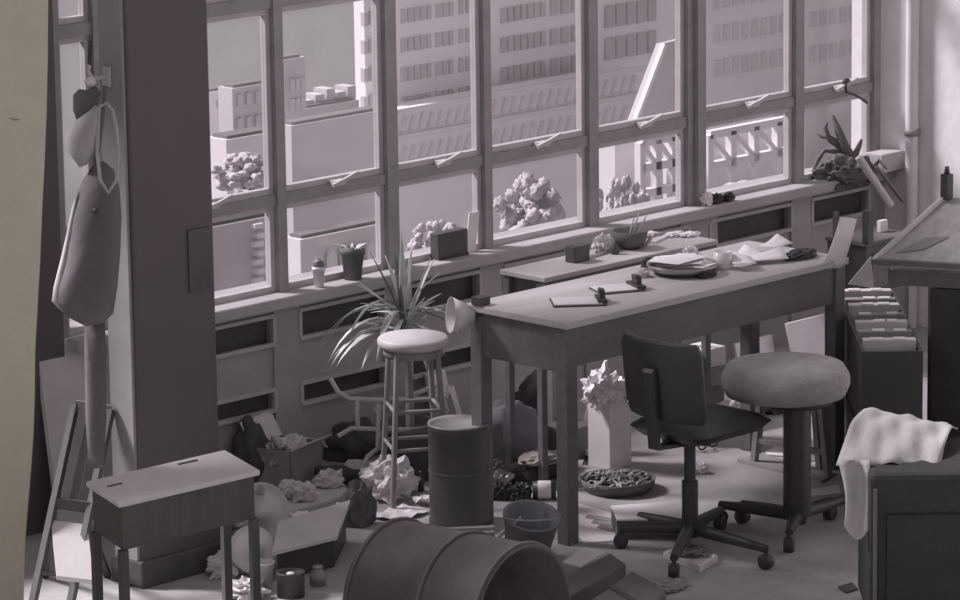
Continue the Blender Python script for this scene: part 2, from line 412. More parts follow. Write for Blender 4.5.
# ledge in front of the tower with slanting ribs
ty = BY+44
a, b, tz = wl(386, 88, ty), wl(640, 88, ty), wl(520, 90, ty).z
t = thing('ribbed_terrace', 'pale terrace block with slanting ribs below the office tower', 'building', (a.x, ty, gz))
MB().slab((a.x, ty, gz), (b.x-a.x, 0, 0), (0, 4, 0), (0, 0, tz-gz)).build('facade', M_bpale, t)
for off in (13, 42):
    zc = wl(520, 90+off, ty).z
    for k in range(26):
        p = wl(402+k*9.2, 110, ty); p.z = zc; s_ = px(p)
        MB().bar(p-Y*.2-X*3*s_-Z*7*s_, p-Y*.2+X*3*s_+Z*7*s_, .4, .5).build('rib', M_bgrey, t)
for off in (1, 27, 56):
    zc = wl(520, 90+off, ty).z
    MB().slab((a.x, ty-.8, zc), (b.x-a.x, 0, 0), (0, .8, 0), (0, 0, .5)).build('cornice', M_trim, t)
# sloping grey gable
yy = BY-12
t = thing('gabled_building', 'grey gabled roof with a bright sloping edge beyond the windows', 'building', wl(640, 130, yy))
t.location.z = gz
o1 = [wl(x, y, yy) for x, y in ((661, 44), (703, 34), (703, 230), (585, 235), (633, 118))]
MB().prism(o1, Y*.6).build('gable', M_roof, t)
MB().bar(o1[0]-Y*.4, o1[4]-Y*.4, .35, .5, Y).bar(o1[4]-Y*.4, wl(598, 205, yy)-Y*.4, .35, .5, Y).build('sloping_edge', M_trim, t)
def frame(name, label, x0, x1, y0, y1, nx, yy):
    t = thing(name, label, 'framework', wl((x0+x1)/2, y1, yy)); xm = (x0+x1)/2
    t.location.z = gz
    def g(x, y): p = wl(x, y, yy); p.z = wl(xm, y, yy).z; return p
    ym = y0+(y1-y0)*.45
    for i in range(nx+1):
        x = x0+(x1-x0)*i/nx; p = g(x, y0); p2 = p.copy(); p2.z = gz; MB().bar(p, p2, .7).build('post', M_trim, t)
    for y in (y0, ym, y1-6): MB().bar(g(x0, y), g(x1, y), .7).build('beam', M_trim, t)
    for i in range(nx):
        a, b = g(x0+(x1-x0)*i/nx, y0), g(x0+(x1-x0)*(i+1)/nx, ym); MB().bar(a, b, .45).build('brace', M_trim, t)
    g0, g1 = g(x0, y0), g(x1, y0)
    MB().slab((g0.x, yy+3, gz), (g1.x-g0.x, 0, 0), (0, 3, 0), (0, 0, g0.z-gz)).build('back_wall', M_bgrey, t)
frame('timber_frame', 'white braced timber frame seen through the bay left of the thick mullion', 640, 688, 138, 195, 3, BY-35)
frame('timber_frame', 'white braced timber frame seen through the bay right of the thick mullion', 708, 800, 126, 195, 4, BY-35)
facade('low_white_house', 'low white house with small windows at the left edge of the skyline', 195, 234, (224, 90), BY+48, 2.5, M_bpale, rows(217, 103, 4, 2, 7, 4, 0, 1), M_bwin2)
facade('brick_walkup', 'grey walk-up building with two rows of windows left in view', 232, 277, (255, 85), BY+14, 2, M_bdark, rows(238, 97, 5, 4, 12, 9, 24, 2), M_bwin)
facade('narrow_tower', 'narrow blue-grey tower rising above the left rooftops', 278, 305, (296, 58), BY+26, 2, M_bdark, rows(291, 84, 3, 4, 12, 5, 20, 2), M_bwin)
facade('white_shed', 'small bright white shed roof below the left buildings', 226, 278, (250, 136), BY-22, 2.5, M_trim)
t = facade('dark_warehouse', 'low grey warehouse with roof tanks and a broken roofline beyond the second bay', 305, 359, (335, 104), BY+36, 2.5, M_bdark)
for x, ww, hh in ((310, 8, 6), (320, 9, 10), (331, 8, 14), (342, 8, 9), (352, 8, 13)):
    p = wl(x, 104, BY+37); p.z = wl(335, 104, BY+36).z; s_ = px(p); MB().slab(p-X*ww*s_*.7, X*ww*s_*1.4, Y*2, Z*hh*s_).build('roof_tank', M_bdark, t)
facade('blank_block', 'large blank mauve-grey building block beyond the second bay', 291, 384, (338, 118), BY-8, 2, M_bdark)
t = facade('arcaded_house', 'pale house with a row of pointed arches behind the cactus pots', 300, 394, (350, 230), BY-42, 2, M_bgrey)
for k in range(5):
    p = wl(328+k*13, 258, BY-42); p.z = wl(350, 258, BY-42).z; s_ = px(p)
    pts = [p+X*(u*s_*1.41)+Z*(v_*s_)-Y*.3 for u, v_ in ((-4, -22), (4, -22), (4, 6), (2.5, 12), (0, 15), (-2.5, 12), (-4, 6))]
    MB().prism(pts, -Y*.3).build('arch', M_trim, t)
t = facade('rough_brick_house', 'speckled brick house with pale quoins in the lower left pane', 195, 272, (240, 222), BY-55, 2.5, M_bdark)
for k in range(9):
    p = wl(254+(k % 2)*3, 228+k*9, BY-55); s_ = px(p)
    MB().slab(p-X*5*s_, X*12*s_, -Y*.5, Z*5*s_).build('quoin', M_trim, t)
def tree(px_, yy, wpx, hpx, seed, label):
    p = wl(*px_, yy); s_ = px(p); t = thing('tree', label, 'tree', (p.x, p.y, gz), 'trees below the windows')
    m = MB()
    for k in range(70):
        a, e, q = random.uniform(0, 6.28), random.uniform(-1.2, 1.5), random.random()**.4
        o = V((math.cos(a)*math.cos(e)*.5*wpx*s_*q, math.sin(a)*math.cos(e)*2.5, math.sin(e)*.5*hpx*s_*q))
        m.crumple(p+o, (wpx*s_*.2, wpx*s_*.2, hpx*s_*.2), seed+k, 3, .6, 3, True, flat=False)
    m.build('crown', M_tree, t)
    MB().tube([V((p.x, p.y, gz)), p], [.5, .3], 8).build('trunk', M_bdark, t)
tree((245, 176), BY-34, 60, 40, 3, 'hazy tree crown below the white shed')
tree((530, 215), BY-70, 60, 70, 13, 'mauve hazy tree crown in the lower middle pane')
tree((622, 208), BY-70, 30, 60, 23, 'hazy tree crown beside the sloping roof edge')
tree((440, 246), BY-80, 40, 44, 33, 'hazy tree crown behind the dark box on the sill')
tree((750, 196), BY-60, 80, 24, 43, 'hazy tree crown at the foot of the timber frame')

# ================================================================== furniture
def legs4(t, x0, x1, y0, y1, z, a, material, name='leg', z0=0):
    for xx in (x0+a/2, x1-a/2):
        for yy in (y0+a/2, y1-a/2):
            MB().box((xx, yy, (z+z0)/2), (a, a, z-z0)).build(name, material, t, .004)
# --- work desk
p0, p1, p2 = fl(571, 321, DESK_Z), fl(850, 268, DESK_Z), fl(465, 307, DESK_Z)
dx0, dx1, dy0, dy1 = (p0.x+p2.x)/2, p1.x, (p0.y+p1.y)/2, p2.y
dx0 = p0.x-.035; dy0 = p0.y-.01; dy1 += .045
_d = ray(849, 275); dx1 = (EYE+_d*(dy0/_d.y)).x
desk = thing('work_desk', 'long worn work desk with dark apron and pale top before the windows', 'desk', ((dx0+dx1)/2, (dy0+dy1)/2, 0))
MB().slab((dx0, dy0, DESK_Z-.028), (dx1-dx0, 0, 0), (0, dy1-dy0, 0), (0, 0, .028)).build('desk_top', M_desk, desk, .004)
la = .058
legs4(desk, dx0+.01, dx1-.01, dy0+.01, dy1-.01, DESK_Z-.028, la, M_deskw)
az = DESK_Z-.028; ah = .15
MB().slab((dx0+la, dy0+.02, az-ah), (dx1-dx0-2*la, 0, 0), (0, .022, 0), (0, 0, ah)).build('front_apron', M_deskw, desk)
MB().slab((dx0+la, dy1-.042, az-ah), (dx1-dx0-2*la, 0, 0), (0, .022, 0), (0, 0, ah)).build('rear_apron', M_deskw, desk)
MB().slab((dx0+.02, dy0+la, az-ah-.02), (.022, 0, 0), (0, dy1-dy0-2*la, 0), (0, 0, ah+.02)).build('end_apron', M_deskw, desk)
MB().slab((dx1-.042, dy0+la, az-ah), (.022, 0, 0), (0, dy1-dy0-2*la, 0), (0, 0, ah)).build('end_apron', M_deskw, desk)
# --- bench behind it
p0, p1, p2 = fl(545, 278, DESK_Z), fl(708, 238, DESK_Z), fl(503, 271, DESK_Z)
bx0, bx1, by0, by1 = p0.x, p1.x, p0.y, p2.y+.03
bench = thing('narrow_bench_table', 'narrow dark-edged bench table between the work desk and the sill', 'table', ((bx0+bx1)/2, (by0+by1)/2, 0))
MB().slab((bx0, by0, DESK_Z-.02), (bx1-bx0, 0, 0), (0, by1-by0, 0), (0, 0, .02)).build('table_top', M_desk, bench, .003)
MB().slab((bx0+.005, by0+.005, DESK_Z-.075), (bx1-bx0-.01, 0, 0), (0, .02, 0), (0, 0, .054)).build('front_apron', M_deskw, bench)
MB().slab((bx0+.04, by0+.03, DESK_Z-.095), (.02, 0, 0), (0, by1-by0-.05, 0), (0, 0, .074)).build('end_apron', M_deskw, bench)
legs4(bench, bx0+.01, bx1-.01, by0+.03, by1-.01, DESK_Z-.021, .03, M_deskw)
# --- school desk in front of the column
SZ = .74
p0, p1, p2, p3 = fl(119, 503, SZ), fl(260, 470, SZ), fl(229, 446, SZ), fl(104, 477, SZ)
u = (p1-p0); v_ = ((p2-p1)+(p3-p0))/2
v_ = (v_-u*(.35*v_.dot(u)/u.length_squared))*.95
sd_ = thing('school_desk', 'small dark wooden school desk with a pale slotted lid before the column', 'desk', ((p0+p1+p2+p3)/4*1).xy.to_3d())
MB().slab(p0-Z*.018, u, v_, Z*.018).build('lid', M_board, sd_, .004)
bi = p0+u*.03+v_*.05
MB().slab(bi-Z*.165, u*.94, v_*.9, Z*.146).build('box', M_dark, sd_, .004)
MB().slab(p0+u*.07+v_*.62, u*.1, v_*.04, Z*.002).build('hinge', M_black, sd_)
MB().slab(p0+u*.62+v_*.82, u*.14, v_*.05, Z*.002).build('pen_slot', M_black, sd_)
lu, lv = u.normalized()*.032, v_.normalized()*.032
for cu in (.035, .965):
    for cv in (.08, .9):
        b = p0+u*cu+v_*cv; b.z = 0
        MB().slab(b-lu/2-lv/2, lu, lv, Z*(SZ-.165)).build('leg', M_dark, sd_)
# --- tall stool
sc = fl(413, 337, .655); sc0 = sc.copy(); sc0.z = 0; SH = .66; rs = 36*px(sc)
st = thing('tall_stool', 'tall four-legged stool with a pale round seat before the plant', 'stool', sc0)
MB().lathe([(0, SH-.04), (rs*.93, SH-.04), (rs, SH-.03), (rs, SH-.012), (rs*.94, SH-.002), (0, SH)], sc0, n=28).build('seat', M_stooltop, st)
MB().lathe([(rs*.8, SH-.075), (rs*.84, SH-.075), (rs*.84, SH-.041), (rs*.8, SH-.041)], sc0, n=24).build('seat_ring', M_stool, st)
ft = []
for k in range(4):
    a = math.radians(12+90*k); dv = V((math.cos(a), math.sin(a), 0))
    tp, bt = sc0+dv*rs*.8+Z*(SH-.042), sc0+dv*rs*1.15; ft.append((tp, bt))
    MB().tube([bt, tp], .011, 8).build('leg', M_stool, st)
for zf in (.38, .62):
    for k in range(4):
        (t1, b1), (t2, b2) = ft[k], ft[(k+1) % 4]; MB().tube([b1.lerp(t1, zf), b2.lerp(t2, zf)], .008, 6).build('rung', M_stool, st)
# --- bin
bc = fl(460, 521)+TO*.03; br = 31*px(bc); bh = dp(460, 418, bc).z
bn = thing('fibre_drum', 'upright dark cylindrical drum with a dented pale lid', 'drum', bc)
MB().lathe([(0, 0), (br, 0), (br, .02), (br*.975, .025), (br*.975, bh-.03), (br, bh-.025), (br, bh)], bc, n=32).build('body', M_drum, bn)
MB().lathe([(br, bh-.002), (br*.99, bh+.006), (br*.93, bh-.006), (0, bh-.012)], bc, n=32).build('lid', M_drumlid, bn)
MB().lathe([(br*.976, bh*.52), (br*1.0, bh*.535), (br*.976, bh*.55)], bc, n=32).build('hoop', M_drum, bn)

# --- office chair: seen from behind, facing along the windows
def starbase(t, c, tips, hubz, material, zr=.05):
    MB().lathe([(0, .05), (.035, .05), (.04, hubz*.7), (.025, hubz), (0, hubz)], c, n=16).build('hub', material, t)
    for q in tips:
        q = V((q.x, q.y, 0)); mid = c.lerp(q, .5)
        ft = MB().tube([c+Z*(hubz*.75), mid+Z*(hubz*.72), q+Z*.075], [.027, .023, .016], 8).build('base_arm', material, t)
        dv = (q-c).normalized(); sd2 = V((-dv.y, dv.x, 0))
        cs = MB().lathe([(0, -.018), (.026, -.018), (.028, -.01), (.028, .01), (.026, .018), (0, .018)], q+Z*.028, sd2, 16)
        cs.tube([q+Z*.03, q+Z*.08], .008, 6); cs.build('caster', M_black, ft)
hub = fl(690, 528, .08); hub.z = 0
ch = thing('office_chair', 'black vinyl swivel chair seen from behind with curved backrest', 'chair', hub)
starbase(ch, hub, [fl(674, 578), fl(766, 569), fl(621, 548), hub+X*.28+Y*.1, hub+Y*.27+X*.02], .11, M_iron)
SZc = .47
MB().tube([hub+Z*.08, hub+Z*.26], .03, 12).tube([hub+Z*.25, hub+Z*(SZc-.05)], .022, 10).build('post', M_iron, ch)
MB().box(hub+Z*(SZc-.04)+X*.02, (.2, .14, .05)).build('tilt_mechanism', M_iron, ch, .01)
scn = hub+X*.06
def rrect(c, u, v_, a, b, r, n=5):
    out = []
    for sx, sy, a0 in ((1, 1, 0), (-1, 1, 90), (-1, -1, 180), (1, -1, 270)):
        for i in range(n+1):
            t_ = math.radians(a0+90*i/n); out.append(c+u*(sx*(a-r)+r*math.cos(t_))+v_*(sy*(b-r)+r*math.sin(t_)))
    return out
m = MB().pillow(rrect(scn+Z*SZc, X, Y, .22, .19, .07), Z, .04, .055); m.build('seat', M_black, ch)
# backrest panel, slightly wrapped
bcz = scn-X*.2
rows_ = []
for i in range(9):
    zz = .52+.30*i/8; row = []
    for j in range(9):
        f = (j-4)/4; inset = 0
        wv = .19-(.02 if i in (0, 8) else 0)
        row.append(bcz+Y*(f*wv)+X*(.05*f*f-.02-(zz-.52)*.12)+Z*zz)
    rows_.append(row)
brs = MB().sheet(rows_, .035).build('backrest', M_black, ch, .008)
MB().bar(scn-X*.10+Z*(SZc-.06), bcz-X*.045+Z*(SZc-.05), .05, .015).bar(bcz-X*.05+Z*(SZc-.055), bcz-X*.075+Z*.71, .05, .014, X).build('back_bracket', M_iron, ch)
for dy_, zz in ((.165, .79), (.165, .56), (-.165, .79)):
    MB().lathe([(0, -.004), (.008, -.004), (.006, .004), (0, .005)], bcz+Y*dy_+Z*zz-X*.015, -X, 8).build('screw', M_chrome, brs)
MB().slab(bcz-X*.085-Y*.022+Z*.705, X*.012, Y*.044, Z*.016).build('label_plate', M_chrome, brs)
MB().tube([scn+Y*.1+Z*(SZc-.06), scn+Y*.21+Z*(SZc-.05), scn+Y*.235+Z*(SZc-.0)], .006, 6).build('lever', M_iron, ch)

# --- round cushioned swivel stool
hb = fl(797, 515, .08); hb.z = 0
cs_ = thing('cushioned_swivel_stool', 'swivel stool with a thick round grey cushion and dark post', 'stool', hb)
starbase(cs_, hb, [fl(789, 552), fl(720, 524), fl(852, 516), hb+Y*.27, hb+X*.26+Y*.06], .11, M_iron)
q = dp(778, 388, hb+Z*.5); sz_ = q.z
MB().tube([hb+Z*.08, hb+Z*(sz_-.05)], .052, 16).build('post', M_iron, cs_)
MB().lathe([(0, sz_-.06), (.13, sz_-.055), (.14, sz_-.03), (0, sz_-.03)], hb, n=20).build('seat_plate', M_iron, cs_)
cr = 64*px(hb)
MB().lathe([(0, -.035), (cr*.7, -.035), (cr*.93, -.02), (cr, .02), (cr*.99, .055), (cr*.9, .09), (cr*.6, .105), (0, .11)], V((q.x*.6+hb.x*.4, q.y*.6+hb.y*.4, sz_)), n=36).build('cushion', M_cush, cs_)

# --- small wooden stool behind it
a = fl(754, 464); b = fl(828, 478); c_ = (a+b)/2+D*.06
ws = thing('wooden_side_stool', 'small wooden stool with splayed legs behind the swivel stool', 'stool', c_)
hz = .42
for p in (a, b, a+D*.14+R*.02, b+D*.14-R*.02):
    tp = c_.lerp(p, .72)+Z*hz; MB().bar(p, tp, .024).build('leg', M_stool, ws)
MB().slab(c_-X*.09-Y*.09+Z*hz, X*.18, Y*.18, Z*.025).build('seat', M_stool, ws, .005)
MB().bar(a.lerp(c_, .1)+Z*.1, b.lerp(c_, .1)+Z*.1, .02).build('rung', M_stool, ws)

# --- old ladder chair leaning on the left
def onD(x, y, q): return dp(x, y, q)
g = fl(60, 612); lc = thing('slatted_wooden_chair', 'old wooden chair with slatted leaning back at far left', 'chair', g)
def q_(x, y, dd=0): return dp(x, y, g+D*dd)
bl, brr = (q_(33, 602), q_(75, 405, .22)), (q_(70, 606), q_(111, 410, .22))
for a, b in (bl, brr): MB().bar(a, b, .022, .03).build('back_post', M_dark, lc)
MB().bar(bl[1]-Z*.01, brr[1]-Z*.01, .016, .055, Z).build('top_rail', M_stool, lc)
la_, lb_ = bl[0].lerp(bl[1], .5), brr[0].lerp(brr[1], .5)
MB().bar(la_, lb_, .016, .04).build('lower_rail', M_dark, lc)
for f in (.25, .5, .75):
    MB().bar(la_.lerp(lb_, f), bl[1].lerp(brr[1], f), .03, .01, D).build('slat', M_stool if f == .25 else M_dark, lc)
sA, sB = bl[0].lerp(bl[1], .42), brr[0].lerp(brr[1], .42)
MB().slab(sA-Z*.02, sB-sA, TO*.16-Z*.16+R*.03, V((0, 0, .015))).build('seat', M_board, lc)
for p, o in ((sA, -.06), (sB, .04)):
    e = p+D*.3; e.z = 0; MB().bar(p, e+R*o, .022).build('leg', M_dark, lc)
MB().bar(bl[0].lerp(bl[1], .15), brr[0].lerp(brr[1], .15), .015).build('rung', M_dark, lc)

# ================================================================== hung on the column
hp = onY(104, 74, cy); hx = xl                      # the column's left face
cyb = cy+cdepth*.6
def onX(x, y, xx): d = ray(x, y); return EYE + d*((xx-EYE.x)/d.x)   # on a plane parallel to the right wall
hk = onX(108, 76, hx-.0125)
t = thing('wall_hook', 'pale iron hook bracket on the column side above the hat', 'hook', hk)
MB().slab(hk-Y*.02-Z*.035, -X*.012, Y*.04, Z*.07).build('plate', M_sashlit, t, .003)
MB().tube([hk-X*.01, hk-X*.07+Z*.0, hk-X*.09+Z*.025, hk-X*.085+Z*.05], .009, 8).build('peg', M_sashlit, t)
MB().lathe([(0, -.02), (.018, -.01), (.02, .005), (.012, .018), (0, .02)], hk-X*.08-Z*.01, -X, 12).build('knob', M_enamel, t)
hq = hk-X*.08
def hp_(x, y, o=0): return dp(x, y, hq)-D*o
def outline(pts, o=0): return [hp_(x, y, o) for x, y in pts]
rod = MB().tube(outline([(90, 42), (89, 62), (91, 84)], -.02), .008, 6)
one('hanging_chain', rod, M_iron, 'short dark chain hanging in the pane above the hat', 'chain', hp_(90, 42, -.02))
m = MB().pillow(outline([(73, 95), (79, 89), (88, 90), (96, 86), (101, 92), (100, 103), (93, 112), (84, 121), (77, 122), (73, 110)]), TO, .045, .02)
one('felt_hat', m, M_canvas, 'dark felt hat hanging below the column hook', 'hat')
m = MB().pillow(outline([(96, 103), (101, 108), (99, 125), (96, 148), (88, 163), (80, 166), (69, 150), (66, 136), (72, 124), (84, 112)], .03), TO, .05, .03)
one('pale_shoulder_bag', m, M_pcanvas, 'pale canvas shoulder bag hanging under the felt hat', 'bag')
m = MB().tube(outline([(103, 100), (110, 96), (116, 103), (120, 122), (122, 145), (120, 172), (112, 185), (104, 172), (101, 145), (102, 120)], .15), .006, 8, closed=True)
one('cord_loop', m, M_pcanvas, 'long loop of pale cord hanging from the column hook', 'cord')
ap = thing('canvas_coat', 'long grey canvas coat hanging beside the column', 'coat', hp_(88, 325, .02))
MB().pillow(outline([(82, 180), (92, 166), (104, 160), (114, 168), (120, 186), (122, 215), (121, 250), (118, 285), (114, 312), (104, 322), (86, 325), (68, 316), (56, 304), (56, 290), (63, 262), (68, 235), (73, 208)], .02), TO, .10, .04, 7).build('body', M_canvas, ap)
MB().pillow(outline([(73, 205), (80, 185), (77, 230), (71, 262), (64, 290), (60, 306), (53, 298), (55, 284), (62, 256), (68, 230)], .05), TO, .03, .02).build('lining', M_pcanvas, ap)
MB().tube(outline([(96, 168), (99, 150), (103, 120), (106, 84)], .04), .008, 6).build('strap', M_canvas, ap)
MB().lathe([(0, 0), (.012, .001), (.012, .005), (0, .007)], hp_(99, 204, .13), TO, 10).build('button', M_black, ap)
m = MB().pillow(outline([(84, 318), (104, 318), (106, 350), (106, 420), (103, 470), (88, 470), (85, 420), (84, 350)], -.02), TO, .02, .02)
one('hanging_scarf', m, M_canvas, 'dark scarf hanging down below the grey coat', 'scarf')

# --- low shelf and odds at the far left, behind the chair
sh = fl(45, 492)
t = thing('low_shelf', 'low dark shelf with clutter at the far left under the window', 'shelf', sh)
hs = .55
sx, sy = X*.42, Y*.22
MB().slab(sh+Z*hs-sx*.5, sx, sy, Z*.02).build('shelf_board', M_board, t)
MB().slab(sh+Z*.2-sx*.5, sx, sy, Z*.02).build('shelf_board', M_dark, t)
for f in (-.5, .46): MB().slab(sh+sx*f, sx*.04, sy, Z*hs).build('side', M_dark, t)
for k, (ox, h_, mm, lb) in enumerate(((-.15, .07, M_sack, 'dark crumpled rag on the far left shelf'), (-.02, .07, M_foil, 'crumpled silver foil ball on the far left shelf'), (.1, .08, M_paper, 'crumpled paper wad on the far left shelf'))):
    one('crumpled_wad', MB().crumple(sh+X*ox+Y*.1+Z*(hs+.02), (.1, .1, h_*1.3), 50+k, 4, .5, 3), mm, lb, 'wad')
bp = fl(78, 530); 
one('leaning_board', MB().slab(bp-X*.10, X*.24, -Y*.02, V((0, .10, .72))), M_board, 'pale board leaning on the wall under the grey coat', 'board')

# ================================================================== plant
pc_ = fl(411, 478)
pl = thing('dracaena_plant', 'spiky long-leaved houseplant rising behind the tall stool', 'plant', pc_)
MB().lathe([(0, 0), (.085, 0), (.11, .2), (.118, .2), (.118, .23), (.1, .23), (.095, .2), (0, .19)], pc_, n=20).build('pot', M_clay, pl)
pt = pc_+Z*.2; crown = dp(404, 322, pc_)
MB().tube([pt, (pt+crown)/2+X*.01, crown], [.018, .015, .012], 8).build('stem', M_stool, pl)
random.seed(11)
def leaf(m, base, d, L_, wd, droop, n=8):
    d = V(d).normalized(); sdv = d.cross(Z); sdv = sdv.normalized() if sdv.length > .05 else X
    rows_ = []; p = V(base); dirv = d.copy()
    for i in range(n+1):
        f = i/n; ww = wd*(.45+1.1*f if f < .5 else 2.0*(1-f)+.02)
        nn = sdv.cross(dirv).normalized()
        rows_.append([p-sdv*ww/2+nn*ww*.18, p, p+sdv*ww/2+nn*ww*.18])
        p = p+dirv*(L_/n); dirv = (dirv-Z*droop/n).normalized()
    m.sheet(rows_, .002)
def to_px(base, x, y, o=0): return dp(x, y, base)+D*o-base
tips = [(362, 295), (372, 262), (386, 268), (402, 240), (412, 256), (430, 268), (438, 280), (366, 308), (374, 320), (352, 365), (358, 380), (364, 372), (378, 376), (384, 392), (396, 388), (350, 372), (424, 300), (440, 318), (448, 340), (420, 372), (408, 380), (372, 348), (362, 342), (414, 352), (432, 356), (395, 262), (446, 310), (346, 362), (388, 360), (400, 372)]
for k, (x, y) in enumerate(tips+[(x+random.uniform(-9, 9), y+random.uniform(-9, 9)) for x, y in tips[::2]]):
    bs = crown+Z*random.uniform(-.08, .05)
    dv = to_px(bs, x, y, random.uniform(-.16, .12)); down = max(0, (y-322)/60)
    L_ = dv.length*(1.2+.2*down); start = (dv.normalized()+Z*(.35+.75*down)).normalized()
    m = MB(); leaf(m, bs, start, L_, random.uniform(.022, .036), .35+1.9*down)
    m.build('leaf', M_leaf if random.random() < .85 else M_leafd, pl)

# ================================================================== things on the sill
SZt = SILL
def sillp(x, o=.05):                      # a point on the sill below pixel column x
    d = ray(x, 0); d2 = ray(x, 600)
    best = None
    for i in range(601):
        p = fl(x, i, SZt)
        if best is None or abs(p.y-(W-o)) < abs(best.y-(W-o)): best = p
    return best
def pot(x, wpx, hpx, name, label, o=.02):
    c = sillp(x, o); s_ = px(c); r = wpx*s_/2; h = hpx*s_
    t = thing(name, label, 'plant', c)
    MB().lathe([(0, 0), (r*.72, 0), (r*.95, h*.8), (r*1.05, h*.8), (r*1.05, h), (r*.92, h), (r*.88, h*.85), (0, h*.82)], c, n=18).build('pot', M_clay if wpx > 20 else M_enamel, t)
    return t, c, r, h
t, c, r, h = pot(319, 13, 21, 'potted_cactus', 'small round cactus in a pale pot on the sill')
MB().crumple(c+Z*h*.8, (r*1.7, r*1.7, r*2.3), 4, 3, .25, 5, True).build('cactus', M_leafd, t)
m = MB()
for k in range(24):
    a, e = random.uniform(0, 6.28), random.uniform(.1, 1.5); dv = V((math.cos(a)*math.cos(e), math.sin(a)*math.cos(e), math.sin(e)))
    m.tube([c+Z*(h*.8+r)+dv*r*.7, c+Z*(h*.8+r)+dv*r*1.15], .0015, 4)
m.build('spine', M_paper, t)
t, c, r, h = pot(353, 24, 32, 'potted_seedling', 'sparse seedling in a dark flower pot on the sill')
for k in range(14):
    a = random.uniform(0, 6.28); m = MB(); leaf(m, c+Z*h*.8+V((math.cos(a), math.sin(a), 0))*r*.3, V((math.cos(a)*.6, math.sin(a)*.6, 1)), random.uniform(.04, .08), .014, 1.2, 5); m.build('leaf', M_leaf, t)
c = sillp(457, .02); s_ = px(c)
t = thing('dark_box', 'plain dark square box standing on the sill', 'box', c)
MB().slab(c-X*.105-Y*.0, X*.17, Y*.05, Z*27*s_).build('body', M_dark, t, .004)
MB().slab(c-X*.105-Y*.004, X*.17, Y*.004, Z*.012).build('rim', M_iron, t)
c = sillp(465, -.02)
one('propped_card', MB().slab(c+X*.0, X*.06, V((0, .004, 0)), V((.04, .01, .16))), M_white, 'white card propped on the sill behind the dark box', 'card')
for x, ww, hh, mm, lb in ((706, .06, .05, M_white, 'white paper scrap on the sill by the thick mullion'), (716, .07, .035, M_sack, 'dark rag on the sill by the thick mullion'), (728, .06, .03, M_iron, 'dark crumpled glove on the sill by the thick mullion')):
    one('crumpled_scrap', MB().crumple(sillp(x, .03), (ww, ww*.7, hh*1.4), int(x), 4, .6, 3), mm, lb, 'scrap')

# sculpture heap of branches at the right end
c = sillp(846, .03)
t = thing('driftwood_sculpture', 'dark heap of driftwood and horn-like branches on the sill end', 'sculpture', c)
def cp(x, y, o=0): return dp(x, y, c)+D*o
MB().crumple(cp(845, 186), (.30, .16, .17), 71, 4, .5, 2.6, flat=True).build('mass', M_cardd, t)
MB().crumple(cp(822, 187), (.15, .1, .09), 75, 4, .6, 3).build('mass', M_sack, t)
MB().crumple(cp(842, 170, -.05), (.11, .08, .08), 73, 4, .5, 3).build('pale_lump', M_card, t)
for pts, r in ((((856, 176), (852, 158), (846, 148), (838, 130), (833, 116)), (.02, .022, .02, .018, .006)), (((846, 152), (838, 146), (830, 140), (825, 128), (827, 122)), (.016, .015, .013, .01, .004)), (((838, 142), (830, 138), (822, 137), (817, 134)), (.012, .011, .009, .003)),
               (((850, 165), (858, 150), (862, 140)), (.02, .014, .006)), (((835, 172), (822, 165), (815, 172), (808, 184)), (.018, .015, .012, .008)), (((848, 160), (836, 152), (824, 150), (818, 158), (812, 172)), (.014, .012, .01, .01, .006)), (((868, 182), (874, 168), (879, 160), (886, 168)), (.014, .012, .009, .004))):
    MB().tube([cp(x, y, random.uniform(-.03, .02)) for x, y in pts], list(r), 8).build('branch', M_cardd, t)
a, b = cp(856, 152, -.13), fl(891, 206, .595)
one('cardboard_tube', MB().tube([b, a], .018, 14), M_board, 'pale cardboard tube leaning against the sill end', 'tube', b)
a, b = cp(874, 162, -.12), fl(903, 202, .585)
one('thin_lath', MB().bar(b, a, .02, .006), M_card, 'thin lath leaning beside the pale cardboard tube', 'lath', b)
bx = sillp(893, .1)
one('sill_box', MB().slab(bx-X*.1-Y*.02, X*.16, Y*.1, Z*.085), M_sashlit, 'pale box at the right end of the sill', 'box', bevel=.004)
# wire hook on the last transom
hk = wl(846, 82, W-.01); k_ = [wl(x, y, W-.03) for x, y in ((846, 84), (846, 92), (853, 94), (862, 99), (867, 103))]
t = thing('wire_hook', 'small dark wire hook hanging on the rightmost transom', 'hook', hk)
MB().tube(k_, .006, 6).build('wire', M_iron, t)
MB().lathe([(0, -.012), (.018, -.01), (.018, .008), (0, .012)], hk, Y, 10).build('knob', M_iron, t)
# pipe on the right wall
pp = fl(914, 330); d = ray(912, 120); P = EYE+d*((XR-.035-EYE.x)/d.x)
t = thing('vertical_pipe', 'pale vertical pipe running up the right wall', 'pipe', (P.x, P.y, 0))
MB().tube([V((P.x, P.y, 0)), V((P.x, P.y, TOPZ))], .03, 14).build('pipe', M_enamel, t)
for zz in (.9, 1.7): MB().lathe([(.031, -.015), (.036, -.015), (.036, .015), (.031, .015)], V((P.x, P.y, zz)), n=14).build('clip', M_sash, t)

